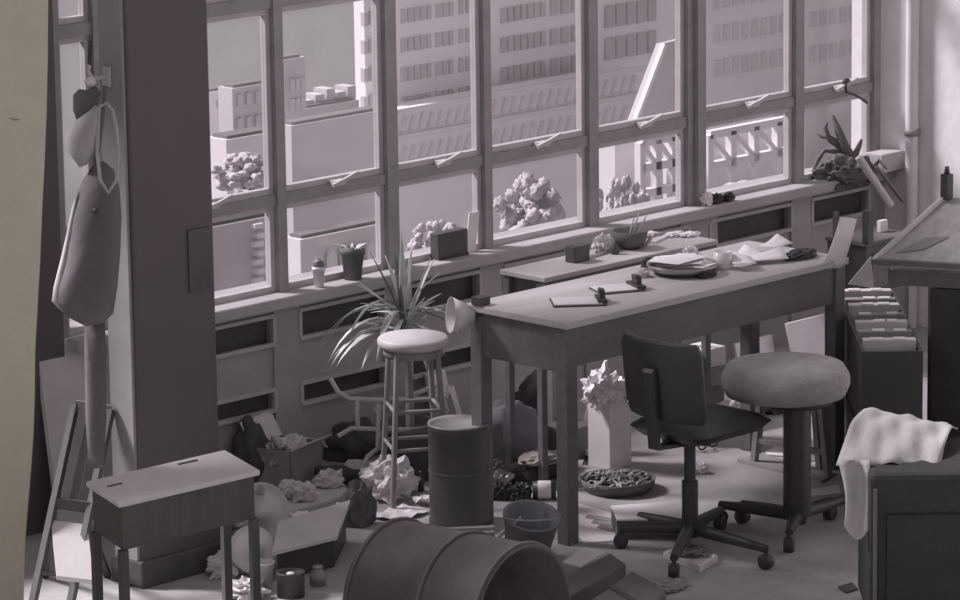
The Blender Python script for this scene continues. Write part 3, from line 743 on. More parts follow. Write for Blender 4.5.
# ================================================================== on the work desk
DZ = DESK_Z
def dk(x, y, z=DZ): return fl(x, y, z)
def flatsheet(pts, z0, th, material, name, label, cat, group=None):
    P = [V((p.x, p.y, z0)) for p in pts]
    return one(name, MB().prism(P, Z*th), material, label, cat, group=group)
def clipboard(cx, cy_, lenp, rz, label, clip_at):
    c = dk(cx, cy_); t = thing('clipboard', label, 'clipboard', c)
    u, v2 = V((math.cos(rz), math.sin(rz), 0)), V((-math.sin(rz), math.cos(rz), 0))
    MB().slab(c-u*lenp/2-v2*lenp*.36, u*lenp, v2*lenp*.72, Z*.006).build('board', M_dark, t)
    MB().slab(c-u*lenp*.47-v2*lenp*.33+Z*.006, u*lenp*.9, v2*lenp*.66, Z*.004).build('paper', M_board, t)
    e = c+u*lenp*.42
    m = MB().slab(e-u*.015-v2*.06+Z*.008, u*.035, v2*.12, Z*.012)
    cl_ = m.build('clip', M_iron, t)
    MB().slab(e-u*.005-v2*.025+Z*.02, u*.02, v2*.05, Z*.03).tube([e-v2*.02+Z*.045, e+v2*.02+Z*.045], .009, 8).build('spring_lever', M_black, cl_)
clipboard(578, 303, .2, math.radians(-40), 'clipboard with dark clip near the desk front corner', 0)
clipboard(617, 290, .18, math.radians(-25), 'clipboard with pale paper lying in the desk middle', 0)
# shallow pan of papers
c = dk(682, 273); s_ = px(c)
t = thing('shallow_tray', 'shallow round tray heaped with papers on the desk', 'tray', c)
r = 36*s_
MB().lathe([(0, 0), (r*.6, 0), (r*.95, .022), (r, .04), (r*.97, .04), (r*.9, .026), (r*.55, .006), (0, .006)], c, n=28).build('tray', M_steel, t)
for k in range(5):
    a = random.uniform(0, 6.28); u = V((math.cos(a), math.sin(a), 0)); v2 = V((-u.y, u.x, 0)); b = c+Z*(.036+.005*k)+u*.02
    MB().slab(b-u*.1-v2*.07, u*.2, v2*.14+Z*random.uniform(-.01, .01), Z*.002).build('paper', M_white, t)
for (x, y, ww, hh, mm, lb) in ((652, 268, .09, .04, M_sack, 'dark crumpled cloth at the left of the paper tray'), (706, 277, .09, .03, M_sack, 'dark cloth at the right of the paper tray'), (643, 277, .06, .03, M_paper, 'crumpled tissue before the paper tray'), (690, 256, .07, .035, M_paper, 'crumpled white tissue behind the paper tray')):
    one('crumpled_cloth', MB().crumple(dk(x, y), (ww, ww*.6, hh*1.3), x, 4, .6, 3), mm, lb, 'cloth')
# mug / roll
c = dk(723, 268); s_ = px(c); r = 9.5*s_; h = 17*s_
t = thing('white_mug', 'small white cylindrical mug on the desk', 'mug', c)
MB().lathe([(0, 0), (r*.95, 0), (r, .004), (r, h), (r*.9, h), (r*.88, .008), (0, .008)], c, n=22).build('body', M_enamel, t)
MB().tube(arc(c+R*r+Z*h*.5, h*.28, -1.5, 1.5, R, Z), .004, 6).build('handle', M_enamel, t)
for k, (x, y, rz, L_, lb) in enumerate(((748, 258, .3, .16, 'white sheet of paper behind the mug'), (765, 262, -.5, .16, 'folded white sheet right of the mug'), (742, 268, .9, .14, 'white sheet lying in front of the mug'), (776, 255, .1, .12, 'curled white sheet near the desk end'))):
    c = dk(x, y); u = V((math.cos(rz), math.sin(rz), 0)); v2 = V((-u.y, u.x, 0))
    rows_ = [[c-u*L_/2+u*L_*i/5+v2*(L_*.65*(j/3-.5))+Z*(.006+.012*k+.03*(i/5)**2*(j/3)) for j in range(4)] for i in range(6)]
    one('paper_sheet', MB().sheet(rows_, .002), M_white, lb, 'paper', group='loose papers on the desk')
c = dk(800, 258)
one('dark_cloth_strip', MB().crumple(c, (.16, .08, .04), 9, 4, .5, 3), M_sack, 'dark cloth lying at the far desk end', 'cloth')
# ================================================================== on the narrow bench
def bk(x, y): return fl(x, y, DZ)
c = bk(583, 262); s_ = px(c)
one('small_dark_box', MB().slab(c-X*.045-Y*.0, X*.085, Y*.055, Z*.066), M_dark, 'small dark box with pale lid at the bench middle', 'box', bevel=.004)
c = bk(630, 248)+Z*.002; s_ = px(c)
t = thing('handled_basket', 'dark bowl-shaped basket with pale curved handle on the bench', 'basket', c)
MB().lathe([(0, 0), (.04, 0), (.065, .03), (.072, .07), (.066, .07), (.055, .02), (0, .012)], c, n=20).build('bowl', M_cardd, t)
MB().tube(arc(c+Z*.055-D*.02, .085, math.pi*1.0, math.pi*2.0, R, (Z*.8-D*.6)), .008, 8).build('handle', M_board, t)
for dx_, dz in ((.0, .14), (.03, .13), (-.02, .12)): MB().tube([c+Z*.02+R*dx_*.5, c+Z*dz+R*(dx_+.03)+X*.01], .003, 5).build('brush', M_board, t)
c = bk(603, 251)
one('crumpled_tissue', MB().crumple(c, (.09, .06, .08), 22, 4, .6, 3), M_paper, 'crumpled pale tissue heap left of the basket', 'tissue')
for k, (x, y, rz, L_, mm, lb) in enumerate(((600, 255, .2, .2, M_steel, 'steel ruler lying on the bench left of the basket'), (660, 240, .35, .16, M_board, 'pale stick lying on the bench right of the basket'), (668, 234, -.2, .14, M_steel, 'steel file lying near the bench end'))):
    c = bk(x, y); u = V((math.cos(rz), math.sin(rz), 0)); v2 = V((-u.y, u.x, 0))
    one('bench_tool', MB().slab(c-u*L_/2-v2*.012, u*L_, v2*.024, Z*.008), mm, lb, 'tool')
c = bk(615, 254); one('glue_bottle', MB().lathe([(0, 0), (.016, 0), (.016, .035), (.007, .045), (.006, .06), (0, .06)], c, n=14), M_dark, 'tiny dark bottle standing before the basket', 'bottle')
for k, (x, y) in enumerate(((648, 236), (675, 236), (690, 236))):
    c = bk(x, y); one('paper_scrap', MB().crumple(c, (.09, .05, .02), 90+k, 4, .5, 3), M_white, ['torn paper scrap beside the basket', 'torn paper scrap in the right half of the bench', 'torn paper scrap at the right bench end'][k], 'paper')

# clamp lamp at the desk's left end
c = dp(459, 315, V((dx0-.03, dy1-.05, DZ)))
t = thing('clamp_lamp', 'pale clamp lamp with open conical shade at the desk left end', 'lamp', V((dx0, dy1-.06, DZ)))
ax = (-R*.9-D*.25+Z*.1).normalized(); s_ = px(c)
MB().lathe([(18*s_, .0), (18.5*s_, .002), (15*s_, -.03), (8*s_, -.085), (7*s_, -.085), (14*s_, -.03), (17.4*s_, .0)], c-R*.03, ax, 24).build('shade', M_board, t)
MB().crumple(c-R*.03-ax*.05-Z*.0, (.045, .045, .06), 3, 2, .1, 2, True, False).build('bulb', M_enamel, t)
MB().tube([c-ax*.09-R*.02, c-ax*.12+Z*.01, V((dx0+.02, dy1-.06, DZ+.03))], .007, 8).build('arm', M_iron, t)
MB().slab(V((dx0-.005, dy1-.085, DZ+.001)), X*.05, Y*.05, Z*.03).build('clamp', M_iron, t)

# ================================================================== right side
# curled sheet and drawing things beyond the desk end
c = dk(835, 262); base = V((dx1-.09, dy0+.03, 0))
rows_ = []
for i in range(13):
    f = i/12; a = [(815, 278), (838, 282)]; 
    xl_, yl_ = 812+28*f**.55, 273-56*f; xr_2, yr_ = 842+15*f**.8, 267-48*f
    off = .0
    rows_.append([dp(xl_+(xr_2-xl_)*j/4, yl_+(yr_-yl_)*j/4, base+Z*DZ-D*(.04*math.sin(f*3.1))) for j in range(5)])
one('curled_paper', MB().sheet(rows_, .003), M_white, 'large white curled sheet standing beyond the desk end', 'paper')
tb = thing('plan_cabinet', 'dark low cabinet standing behind the desk end', 'cabinet', fl(866, 330))
q = fl(868, 372)
cabz = .56
MB().slab(q-X*.02, X*.3, Y*.22, Z*cabz).build('body', M_dark, tb, .006)
MB().slab(q-X*.03-Y*.01+Z*(cabz+.001), X*.32, Y*.23, Z*.015).build('top', M_cardd, tb)
for zz in (.03, .2, .37):
    dr_ = MB().slab(q-Y*.008+X*.02+Z*zz, X*.22, Y*.008, Z*.15).build('drawer', M_deskw, tb)
    MB().lathe([(0, 0), (.008, 0), (.006, .008), (.01, .014), (0, .018)], q-Y*.008+X*.13+Z*(zz+.075), -Y, 10).build('knob', M_chrome, dr_)
for k, (x0, y0, x1, y1, wd, mm, nm, lb) in enumerate(((868, 262, 868, 210, .035, M_dark, 'upright_post', 'dark upright post behind the curled paper'), (836, 232, 836, 212, .02, M_dark, 'upright_post', 'short dark post left behind the curled paper'))):
    a = dp(x0, y0, q+Z*.85); b = dp(x1, y1, q+Z*.85); a.z = cabz+.016 if k == 0 else a.z
    if k == 1: a.z = 0; a.x, a.y = b.x, b.y
    one(nm, MB().bar(V((b.x, b.y, a.z)), b, wd), mm, lb, 'post')
# set square
P_ = [dp(x, y, V((dx1+.12, dy0+.22, DZ-.1))) for x, y in ((848, 284), (871, 256), (874, 288))]
one('set_square', MB().prism(P_, -D*.006), M_board, 'pale triangular set square propped at the desk end', 'set square')
# drafting table
fa, fb_ = fl(873, 262, .86), fl(945, 197, 1.08)
dv = fb_-fa
dt = thing('drafting_table', 'large tilted wooden drafting table at the right edge', 'drafting table', V((fa.x, fa.y, 0)))
uu = (R*.75+X*.1-Z*0).normalized()*1.0; uu.z = 0
uu = fl(985, 268, .86)-fa; uu = V((uu.x, uu.y, 0))*1.15
nb = uu.cross(dv).normalized()
MB().slab(fa-nb*.03, uu, dv, nb*.03).build('board', M_draw, dt, .003)
MB().bar(fa+nb*.006, fa+dv+nb*.006, .02, .014).build('edge_strip', M_board, dt)
MB().bar(fa+nb*.008-dv*.01, fa+uu+nb*.008-dv*.01, .03, .02).build('pencil_ledge', M_deskw, dt)
MB().slab(fa+dv*.12+uu*.05-Z*.12, uu*.85, dv.xy.to_3d()*.7, Z*.06).build('frame', M_deskw, dt)
MB().slab(fa+uu*.36+dv*.15-Z*fa.z, uu*.5, dv.xy.to_3d()*.6, Z*(fa.z-.13)).build('pedestal', M_black, dt, .01)
for f, g_ in ((.05, .8), (.93, .12), (.93, .8)):
    p = fa+uu*f+dv*g_; top = p.z-.05; MB().slab(V((p.x-.02, p.y-.02, 0)), X*.045, Y*.045, Z*top).build('leg', M_deskw, dt)
pts = [fa+uu*a+dv*b+nb*.003 for a, b in ((.1, .14), (.28, .22), (.36, .42), (.2, .38))]
one('board_note', MB().prism(pts, nb*.002), M_card, 'grey paper note lying on the drafting table', 'paper')
p = fa+dv*.97+uu*.03
one('lamp_clamp', MB().box(p+Z*.05, (.035, .035, .1)).lathe([(0, .1), (.012, .1), (.008, .13), (0, .13)], p, n=10), M_iron, 'dark lamp clamp on the drafting table rear corner', 'clamp')
p = dp(897, 223, q+Z*.9)
one('small_card', MB().slab(q+X*.2+Y*.1+Z*(cabz+.0165), X*.05, Y*.02, Z*.05), M_white, 'small white card standing before the drafting table', 'card')

# crates of hanging folders
def crate(c, u, v2, z0, z1, n, name, label, fl_label, wide=1.0):
    t = thing(name, label, 'crate', V((c.x, c.y, z0)))
    th = u.normalized()*.012; tv = v2.normalized()*.012
    MB().slab(c+Z*z0, u, v2, Z*.012).build('bottom', M_black, t)
    MB().slab(c+Z*z0, th, v2, Z*(z1-z0)).build('side', M_black, t); MB().slab(c+u-th+Z*z0, th, v2, Z*(z1-z0)).build('side', M_black, t)
    MB().slab(c+Z*z0+th, u-th*2, tv, Z*(z1-z0)).build('front', M_black, t); MB().slab(c+v2-tv+Z*z0+th, u-th*2, tv, Z*(z1-z0)).build('back', M_black, t)
    for k in range(n):
        f = (k+.6)/(n+.2); b = c+v2*f+th*1.2
        fth = v2.normalized()*min(.05, v2.length/(n+1)*.62)
        fo = thing('file_folder', fl_label % ['nearest', 'second', 'third', 'fourth', 'fifth', 'sixth', 'seventh', 'eighth'][k], 'folder', b+Z*(z0+.012), 'hanging file folders in the crates')
        hgt = z1-z0-.012+.012*random.random()+.012
        fb2 = MB().slab(b+Z*(z0+.013), u-th*2.6, fth, Z*hgt).build('folder', M_card if k % 2 else M_paper, fo)
        for q2 in (.12+.1*(k % 3), .5+.08*(k % 2)):
            MB().slab(b+u*q2+Z*(z0+.0135+hgt)+fth*.1, u*.2, fth*.7, Z*.004).build('label_tab', M_white, fb2)
fz = .62
c0 = fl(862, 352, fz); c1 = fl(913, 345, fz); uu2 = c1-c0
uu2 = R*uu2.length; vv = D*((fl(866, 290, fz)-c0).dot(D))
c0.z = 0
crate(c0, uu2, vv, .30, fz, 7, 'file_crate', 'black crate full of hanging folders with white tabs, on top', '%s hanging folder from the front in the upper crate')
crate(c0, uu2, vv, 0.0, .285, 5, 'file_crate', 'black crate of folders under the upper crate', '%s hanging folder from the front in the lower crate')

M_uph = mat('dark_upholstery', 58, .85, .25, 7, .3)
# armchair with white cloth
ac = fl(905, 628)
t = thing('dark_armchair', 'dark upholstered armchair under a white cloth, lower right', 'armchair', ac)
def A(x, y, o=0): return dp(x, y, ac+D*o)
zt = A(905, 466).z
g0 = V((ac.x, ac.y, 0))
sx0 = (A(868, 600)-g0).dot(R)
m = MB().prism([g0+R*sx0+D*.0+Z*.02, g0+R*sx0+D*.0+Z*zt, g0+R*sx0+D*.05+Z*(zt+.008), g0+R*sx0+D*.33+Z*(zt+.05), g0+R*sx0+D*.40+Z*(zt+.0), g0+R*sx0+D*.42+Z*.02], R*.6)
m.build('body', M_uph, t, .02)
MB().slab(g0+R*(sx0+.015)-D*.012+Z*.05, R*.012, D*.012, Z*(zt-.1)).build('side_piping', M_cardd, t)
MB().slab(g0+R*(sx0+.06)-D*.01+Z*.06, R*.5, D*.01, Z*(zt-.2)).build('front_panel', M_uph, t, .004)
for f in (.03, .52):
    for d_ in (.03, .36): MB().slab(g0+R*(sx0+f)+D*d_, R*.04, D*.04, Z*.02).build('foot', M_dark, t)
NI, NJ = 16, 22
TL, TR, BR, BL = A(868, 412, .34), A(958, 430, .30), A(940, 468, -.03), A(836, 466, -.03)
rows_ = []
for i in range(NI+1):
    f = i/NI; row = []
    for j in range(NJ+1):
        h_ = j/NJ
        p = (TL.lerp(TR, h_)).lerp(BL.lerp(BR, h_), f)
        wob = .005*math.sin(h_*17+f*5)+.003*math.sin(h_*31-f*9)+.003*math.sin(f*14+h_*4)
        p = p+Z*(.012+.05*math.sin(f*math.pi)+wob)+TO*wob*.6-Z*(.012*f*(1+math.sin(h_*9))*.5)
        row.append(p)
    rows_.append(row)
one('white_cloth', MB().sheet(rows_, .004), M_cloth, 'rumpled white cloth thrown over the dark armchair', 'cloth')
rows_ = []
for i in range(13):
    f = i/12; row = []
    for j in range(9):
        g_ = j/8; bend = 4*math.sin(f*3)*(1-g_)
        row.append(A(838+32*g_+bend+6*f*(1-g_), 460+f*(66+14*math.sin(g_*3.1)), -.04-.015*math.sin(g_*7+f*2)))
    rows_.append(row)
one('hanging_towel', MB().sheet(rows_, .004), M_pcanvas, 'pale towel hanging down beside the draped armchair', 'towel')

# ================================================================== clutter on the floor
def crum(name, x, y, size, seed, m_, label, cat, amp=.45, freq=2.6, sub=4, z=0, smooth=False):
    return one(name, MB().crumple(fl(x, y, z), size, seed, sub, amp, freq, smooth), m_, label, cat)
def flat(name, pix, th, m_, label, cat, z=0, group=None):
    return one(name, MB().prism([fl(x, y, z)+Z*.001 for x, y in pix], Z*th), m_, label, cat, group=group)

# steel drum on its side, open end towards the right
dc = fl(392, 640); dr = .27
top_ = fl(412, 524, .52); dr = .26
ax = V((.12, -1, 0)).normalized(); o_ = V((top_.x, top_.y, dr))
L_ = .56; o_ = o_-ax*.10
t = thing('steel_drum', 'big dark drum lying on its side in the foreground', 'drum', V((o_.x, o_.y, 0)))
MB().lathe([(0, 0), (dr*.96, 0), (dr*.97, .012), (dr, .02), (dr*.985, .03), (dr*.985, L_*.55), (dr*1.0, L_*.56), (dr*.985, L_*.57), (dr*.985, L_-.012), (dr, L_), (dr*.95, L_), (dr*.95, .03), (0, .02)], o_, ax, 40).build('barrel', M_leather, t)
for zz in (.02, L_*.56, L_-.012):
    MB().tube([o_+ax*zz+(V((ax.y, -ax.x, 0))*math.cos(a)+Z*math.sin(a))*dr*1.0 for a in [2*math.pi*k/40 for k in range(40)]], .007, 6, closed=True).build('hoop', M_cardd, t)
# planks behind the drum
for k, (x0, y0, x1, y1, lb) in enumerate(((386, 535, 494, 530, 'long pale batten lying behind the lying drum, farther one'), (420, 541, 494, 535, 'long pale batten lying behind the lying drum, nearer one'))):
    one('wooden_batten', MB().bar(fl(x0, y0, .03), fl(x1, y1, .03), .03, .03), M_card, lb, 'batten')
c = fl(455, 545, 0)
# tilted blue-grey bucket
c = fl(527, 558); bax = (Z*.9+R*.12+TO*.28).normalized()
t = thing('tilted_bucket', 'blue-grey plastic bucket tilted on the floor behind the lying drum', 'bucket', c)
bo = c+Z*.024+TO*.0
MB().lathe([(0, 0), (.078, 0), (.082, .01), (.102, .15), (.108, .152), (.108, .158), (.098, .158), (.076, .012), (0, .012)], bo, bax, 26).build('body', M_blue, t)
MB().tube(arc(bo+bax*.155, .106, .2, math.pi-.2, R, (Z*.1+TO*.95).normalized()), .004, 6).build('handle', M_steel, t)
one('thin_pale_stick', MB().bar(dp(494, 541, fl(510, 560)), dp(524, 513, fl(520, 556)), .01), M_board, 'thin pale stick leaning out of the tilted bucket', 'stick')
# papers at the desk foot
flat('drawing_sheet', [(553, 507), (574, 503), (622, 517), (619, 541), (584, 544)], .003, M_white, 'white drawing sheet on the floor behind the desk front leg', 'paper')
for k in range(3):
    y = 515+k*5
    flat('printed_strip', [(588+k*6, y), (614, y+4.0), (612, y+7), (585+k*6, y+3)], .0015, M_card, ['topmost', 'middle', 'lowest'][k]+' grey printed strip on the white drawing sheet', 'paper', z=.005)
flat('pale_folder', [(555, 538), (562, 521), (575, 536), (572, 546)], .01, M_paper, 'pale folded paper left of the desk front leg foot', 'paper')
t = thing('shallow_carton', 'shallow carton with white top on the floor behind the chair base', 'box', fl(650, 532))
P_ = [fl(x, y, .075) for x, y in ((617, 520), (690, 519), (693, 501), (611, 506))]
MB().prism([V((p.x, p.y, 0)) for p in P_], Z*.07).build('body', M_cardd, t); MB().prism([p-Z*.004 for p in P_], Z*.006).build('top', M_white, t)
flat('white_card', [(563, 563), (585, 548), (606, 553), (580, 568)], .004, M_board, 'pale square card lying on the dark case', 'card', z=.062)
t = thing('dark_flat_case', 'long dark flat case lying in the foreground', 'case', fl(585, 590))
P_ = [fl(x, y, .06) for x, y in ((541, 590), (610, 552), (626, 563), (556, 604))]
MB().prism([V((p.x, p.y, .001)) for p in P_], Z*.058).build('case', M_cardd, t, .006)
t = thing('dark_wooden_crate', 'dark wooden crate at the bottom edge right of the flat case', 'crate', fl(632, 600))
P_ = [fl(x, y, .1) for x, y in ((592, 600), (632, 570), (666, 590), (640, 622))]
MB().prism([V((p.x, p.y, 0)) for p in P_], Z*.1).build('crate', M_cardd, t, .008)
MB().slab(P_[0].lerp(P_[1], .4)+Z*.0005, (P_[1]-P_[0])*.08, (P_[2]-P_[1])*.9, Z*.004).build('lid_batten', M_dark, t)
one('curled_string', MB().tube([fl(x, y, .01) for x, y in ((547, 552), (545, 560), (549, 568), (548, 575), (554, 582))], .006, 6), M_white, 'short white string curled before the desk leg', 'string')
t = thing('plastic_wrapped_book', 'book in shiny plastic wrap under the office chair', 'book', fl(690, 570))
P_ = [fl(x, y) for x, y in ((663, 558), (684, 550), (718, 562), (700, 573))]
MB().prism(P_, Z*.025).build('book', M_paper, t, .003)
m = MB()
m.crumple((P_[0]+P_[2])/2+Z*.0255, (.13, .12, .02), 4, 4, .7, 5)
m.build('plastic_wrap', M_foil, t)
crum('dust_heap', 664, 588, (.16, .14, .03), 61, M_card, 'low heap of dust and scraps under the chair caster', 'dust', .5, 4)

# round pan with shavings
c = fl(618, 490); s_ = px(c); r = 38*s_
t = thing('shavings_pan', 'wide round pan full of wood shavings under the desk', 'pan', c)
MB().lathe([(0, 0), (r*.85, 0), (r*.97, .03), (r, .05), (r*.95, .05), (r*.9, .03), (0, .025)], c, n=32).build('pan', M_cardd, t)
random.seed(5); m = MB()
for k in range(110):
    a, q2 = random.uniform(0, 6.28), r*.85*math.sqrt(random.random()); b = c+V((math.cos(a), math.sin(a), 0))*q2+Z*(.04+.025*(1-q2/r))
    e = random.uniform(0, 6.28); u = V((math.cos(e), math.sin(e), random.uniform(-.3, .5)))
    m.sheet([[b+u*(.02*i-.02)+Z*(.008*math.sin(i*1.6))+V((-u.y, u.x, 0))*(.012*j) for j in range(2)] for i in range(4)], .002)
o = m.build('shavings', M_shav, t); o['kind'] = 'stuff'
# white carton with paper on top
c = fl(621, 468); t = thing('tall_white_carton', 'tall white carton stuffed with torn paper under the desk', 'box', c)
hz = dp(621, 398, c).z; wd = 22*px(c)
MB().slab(c-X*wd*.72, X*wd*1.44, Y*.12, Z*hz).build('carton', M_white, t, .003)
for k in range(3): MB().crumple(c+X*(.05*k-.06)+Y*.05+Z*(hz-.01), (.13, .12, .16-.03*k), 31+k, 4, .7, 3).build('torn_paper', M_white, t)
c = fl(592, 455); one('paper_roll', MB().sheet([[c+R*(.03*math.cos(a)*1.6+.02)+Z*(.25+.11*math.sin(a))-D*.0+X*.03*j for j in range(5)] for a in [math.radians(100+16*i) for i in range(11)]]+[], .003), M_paper, 'half-unrolled pale paper roll left of the white carton', 'paper roll')
bpy.data.objects['paper_roll'].location.z -= .12
c = fl(596, 462); one('dark_case', MB().slab(c-X*.1+Y*.05, X*.16, Y*.16, Z*.14), M_cardd, 'dark case behind the white carton under the desk', 'case', bevel=.006)
for k, (z, lb) in enumerate(((0, 'lower pale board of the pair beside the white carton'), (.022, 'upper pale board of the pair beside the white carton'))):
    flat('pale_board', [(581, 455-k), (604, 462-k), (609, 456-k), (583, 440)], .018, M_paper if k else M_card, lb, 'board', z=z)
# sacks and rags behind the drum
crum('blue_grey_sack', 508, 460, (.26, .22, .30), 81, M_blue, 'slumped blue-grey sack under the desk left end', 'sack', .3, 1.8, 4, smooth=True)
crum('dark_sack', 540, 440, (.22, .2, .34), 82, M_sack, 'dark sack behind the blue-grey one under the desk', 'sack', .3, 2, 4, smooth=True)
c = fl(538, 462); one('cardboard_slab', MB().slab(c-X*.09+Z*.06, X*.16, Y*.05, V((0, .03, .07))), M_card, 'grey cardboard slab with round mark leaning on the sacks', 'cardboard')
c = fl(558, 452); one('tall_pale_box', MB().slab(c-X*.03, X*.05, Y*.05, Z*.34), M_card, 'tall narrow pale box beside the desk front leg', 'box')
crum('tan_rag', 541, 462, (.2, .14, .05), 84, M_tan, 'flat tan rag spread over the dark bundle', 'rag', .4, 2.5, 3, z=.09)
crum('dark_bundle', 535, 478, (.26, .18, .12), 85, M_sack, 'dark cloth bundle on the floor behind the desk leg', 'bundle', .35, 2, 4, smooth=True)
for k, (x, y, ww, hh, lb) in enumerate(((494, 476, .08, .08, 'crumpled foil between the sack and the dark bundle'), (501, 486, .08, .07, 'crumpled foil right of the upright drum'), (528, 447, .07, .07, 'crumpled foil strip on the sacks'))):
    crum('crumpled_foil', x, y, (ww, ww*.8, hh), 110+k, M_foil, lb, 'foil', .7, 3)
for k, (x, y, lb) in enumerate(((501, 499, 'dark lump of wire right of the upright drum'), (522, 500, 'dark crushed can between the wire lump and the labelled tin'))):
    crum('dark_lump', x, y, (.075, .07, .08), 120+k, M_iron, lb, 'scrap', .5, 3)
c = fl(543, 499)
t = thing('labelled_tin', 'small tin with white label lying before the dark bundle', 'tin', c)
MB().lathe([(0, 0), (.035, 0), (.035, .09), (0, .09)], c+Z*.036-R*.04, R, 18).build('tin', M_iron, t)
MB().lathe([(.0356, .02), (.0362, .021), (.0362, .07), (.0356, .071)], c+Z*.036-R*.04, R, 18).build('label', M_white, t)
# around the stool: pipes, bag, newspapers
c = fl(390, 497); crum('clear_plastic_bag', 390, 497, (.22, .18, .17), 91, M_plastic, 'rumpled clear plastic bag on the floor below the stool', 'bag', .55, 2.6, 4)
fr = thing('white_tube_frame', 'overturned white tubular chair frame lying behind the stool', 'chair frame', fl(395, 462))
g = fl(395, 468)
def w_(x, y, o=0): return dp(x, y, g)+D*o
def grd(x, y): return fl(x, y, .012)
for pts in (((330, 378), (338, 392), (350, 399), (380, 400), (430, 398), (448, 396)), ((374, 410), (395, 404), (415, 394), (440, 384)), ((358, 396), (357, 412), (358, 428)), ((338, 436), (352, 428), (372, 429), (405, 430), (432, 424))):
    MB().tube([w_(x, y) for x, y in pts], .010, 8).build('tube', M_enamel, fr)
MB().tube([w_(378, 402, -.02), w_(379, 425, -.02), w_(378, 447, -.02), w_(368, 455, -.03), w_(360, 468, -.05), grd(353, 486)], .011, 8).build('tube', M_enamel, fr)
MB().tube([w_(432, 424), w_(430, 440), grd(428, 456)], .010, 8).build('tube', M_enamel, fr)
MB().tube([w_(440, 384), w_(446, 410), grd(446, 442)], .010, 8).build('tube', M_enamel, fr)
for k, (x, y, hh, rz, lb) in enumerate(((452, 436, .26, .3, 'folded newspaper standing behind the upright drum, left one'), (468, 442, .22, .7, 'folded newspaper standing behind the upright drum, right one'), (446, 456, .13, -.3, 'short folded newspaper at the stool foot'))):
    c = fl(x, y); u = V((math.cos(rz), math.sin(rz), 0)); v2 = V((-u.y, u.x, 0))
    m = MB()
    for q2 in range(4): m.slab(c-u*.07+v2*.012*q2, u*.13, v2*.008, Z*hh+v2*.06+u*(.01*q2))
    one('folded_newspaper', m, M_white, lb, 'newspaper', group='newspapers by the drum')
for k, (x, y, rz, lb) in enumerate(((415, 458, .2, 'loose white sheet on the floor right behind the stool'), (420, 474, -.4, 'loose white sheet on the floor before the stool rungs'), (360, 470, .6, 'loose white sheet left of the plastic bag'), (400, 516, .1, 'loose pale sheet between the plastic bag and lying drum'))):
    c = fl(x, y); u = V((math.cos(rz), math.sin(rz), 0))*.2; v2 = V((-u.y, u.x, 0))*.7
    rows_ = [[c-u/2-v2/2+u*i/5+v2*j/4+Z*(.006+.012*abs(math.sin(i*1.7+j*2.3+k))) for j in range(5)] for i in range(6)]
    one('loose_sheet', MB().sheet(rows_, .002, False), M_paper, lb, 'paper', group='loose sheets on the floor')
c = fl(421, 491); t = thing('small_bottle', 'tiny dark bottle standing left of the upright drum', 'bottle', c)
MB().lathe([(0, 0), (.013, 0), (.013, .05), (.006, .06), (.006, .075), (0, .075)], c, n=12).build('body', M_dark, t)
MB().lathe([(.0068, .068), (.0075, .068), (.0075, .08), (0, .08)], c, n=12).build('cap', M_iron, t)
# left of the stool
c = fl(304, 484)+TO*.05; t = thing('open_carton', 'open grey carton with torn pale flaps by the wall', 'box', c)
u, v2 = V((math.cos(.25), math.sin(.25), 0))*.22, V((-math.sin(.25), math.cos(.25), 0))*.18
c = c-u*.4
for a_, b_, n_ in ((c, u, v2.normalized()*.006), (c+v2, u, v2.normalized()*.006), (c, v2, u.normalized()*.006), (c+u, v2, u.normalized()*.006)):
    MB().slab(a_, b_, n_, Z*.16).build('wall', M_card, t)
MB().slab(c, u, v2, Z*.005).build('base', M_card, t)
MB().slab(c+Z*.16, u, -v2*.3+Z*.03, Z*.005).build('flap', M_paper, t); MB().slab(c+v2+Z*.16, u, v2*.3+Z*.09, Z*.005).build('flap', M_paper, t)
MB().slab(c+u+Z*.16, v2, u*.22-Z*.04, Z*.005).build('flap', M_white, t)
for k in range(3): MB().crumple(c+u*(.2+.3*k)+v2*.5+Z*.08, (.09, .09, .12), 130+k, 4, .7, 3).build('torn_paper', M_foil if k == 0 else M_white, t)
crum('dark_waste_sack', 252, 484, (.15, .15, .30), 95, M_sack, 'dark waste sack standing left of the open carton', 'sack', .3, 2, 4, smooth=True)
one('foil_strip', MB().tube([fl(254, 488, .27), fl(259, 490, .24), fl(262, 492, .2), fl(264, 494, .14)], [.012, .02, .012, .016], 6), M_foil, 'twisted bright foil strip hanging over the dark waste sack', 'foil')
c = fl(336, 486); t = thing('dark_bottle', 'dark bottle lying on the floor before the open carton', 'bottle', c)
a = (R*.95+D*.2).normalized()
MB().lathe([(0, -.08), (.04, -.08), (.042, -.06), (.042, .03), (.02, .07), (.018, .1), (0, .1)], c+Z*.043, a, 16).build('glass', M_black, t)
MB().lathe([(0, .095), (.021, .095), (.021, .12), (0, .12)], c+Z*.043, a, 12).build('cap', M_white, t)
crum('black_cloth_heap', 355, 455, (.26, .2, .16), 97, M_sack, 'black cloth heap against the wall left of the stool', 'cloth', .35, 2, 4, smooth=True)
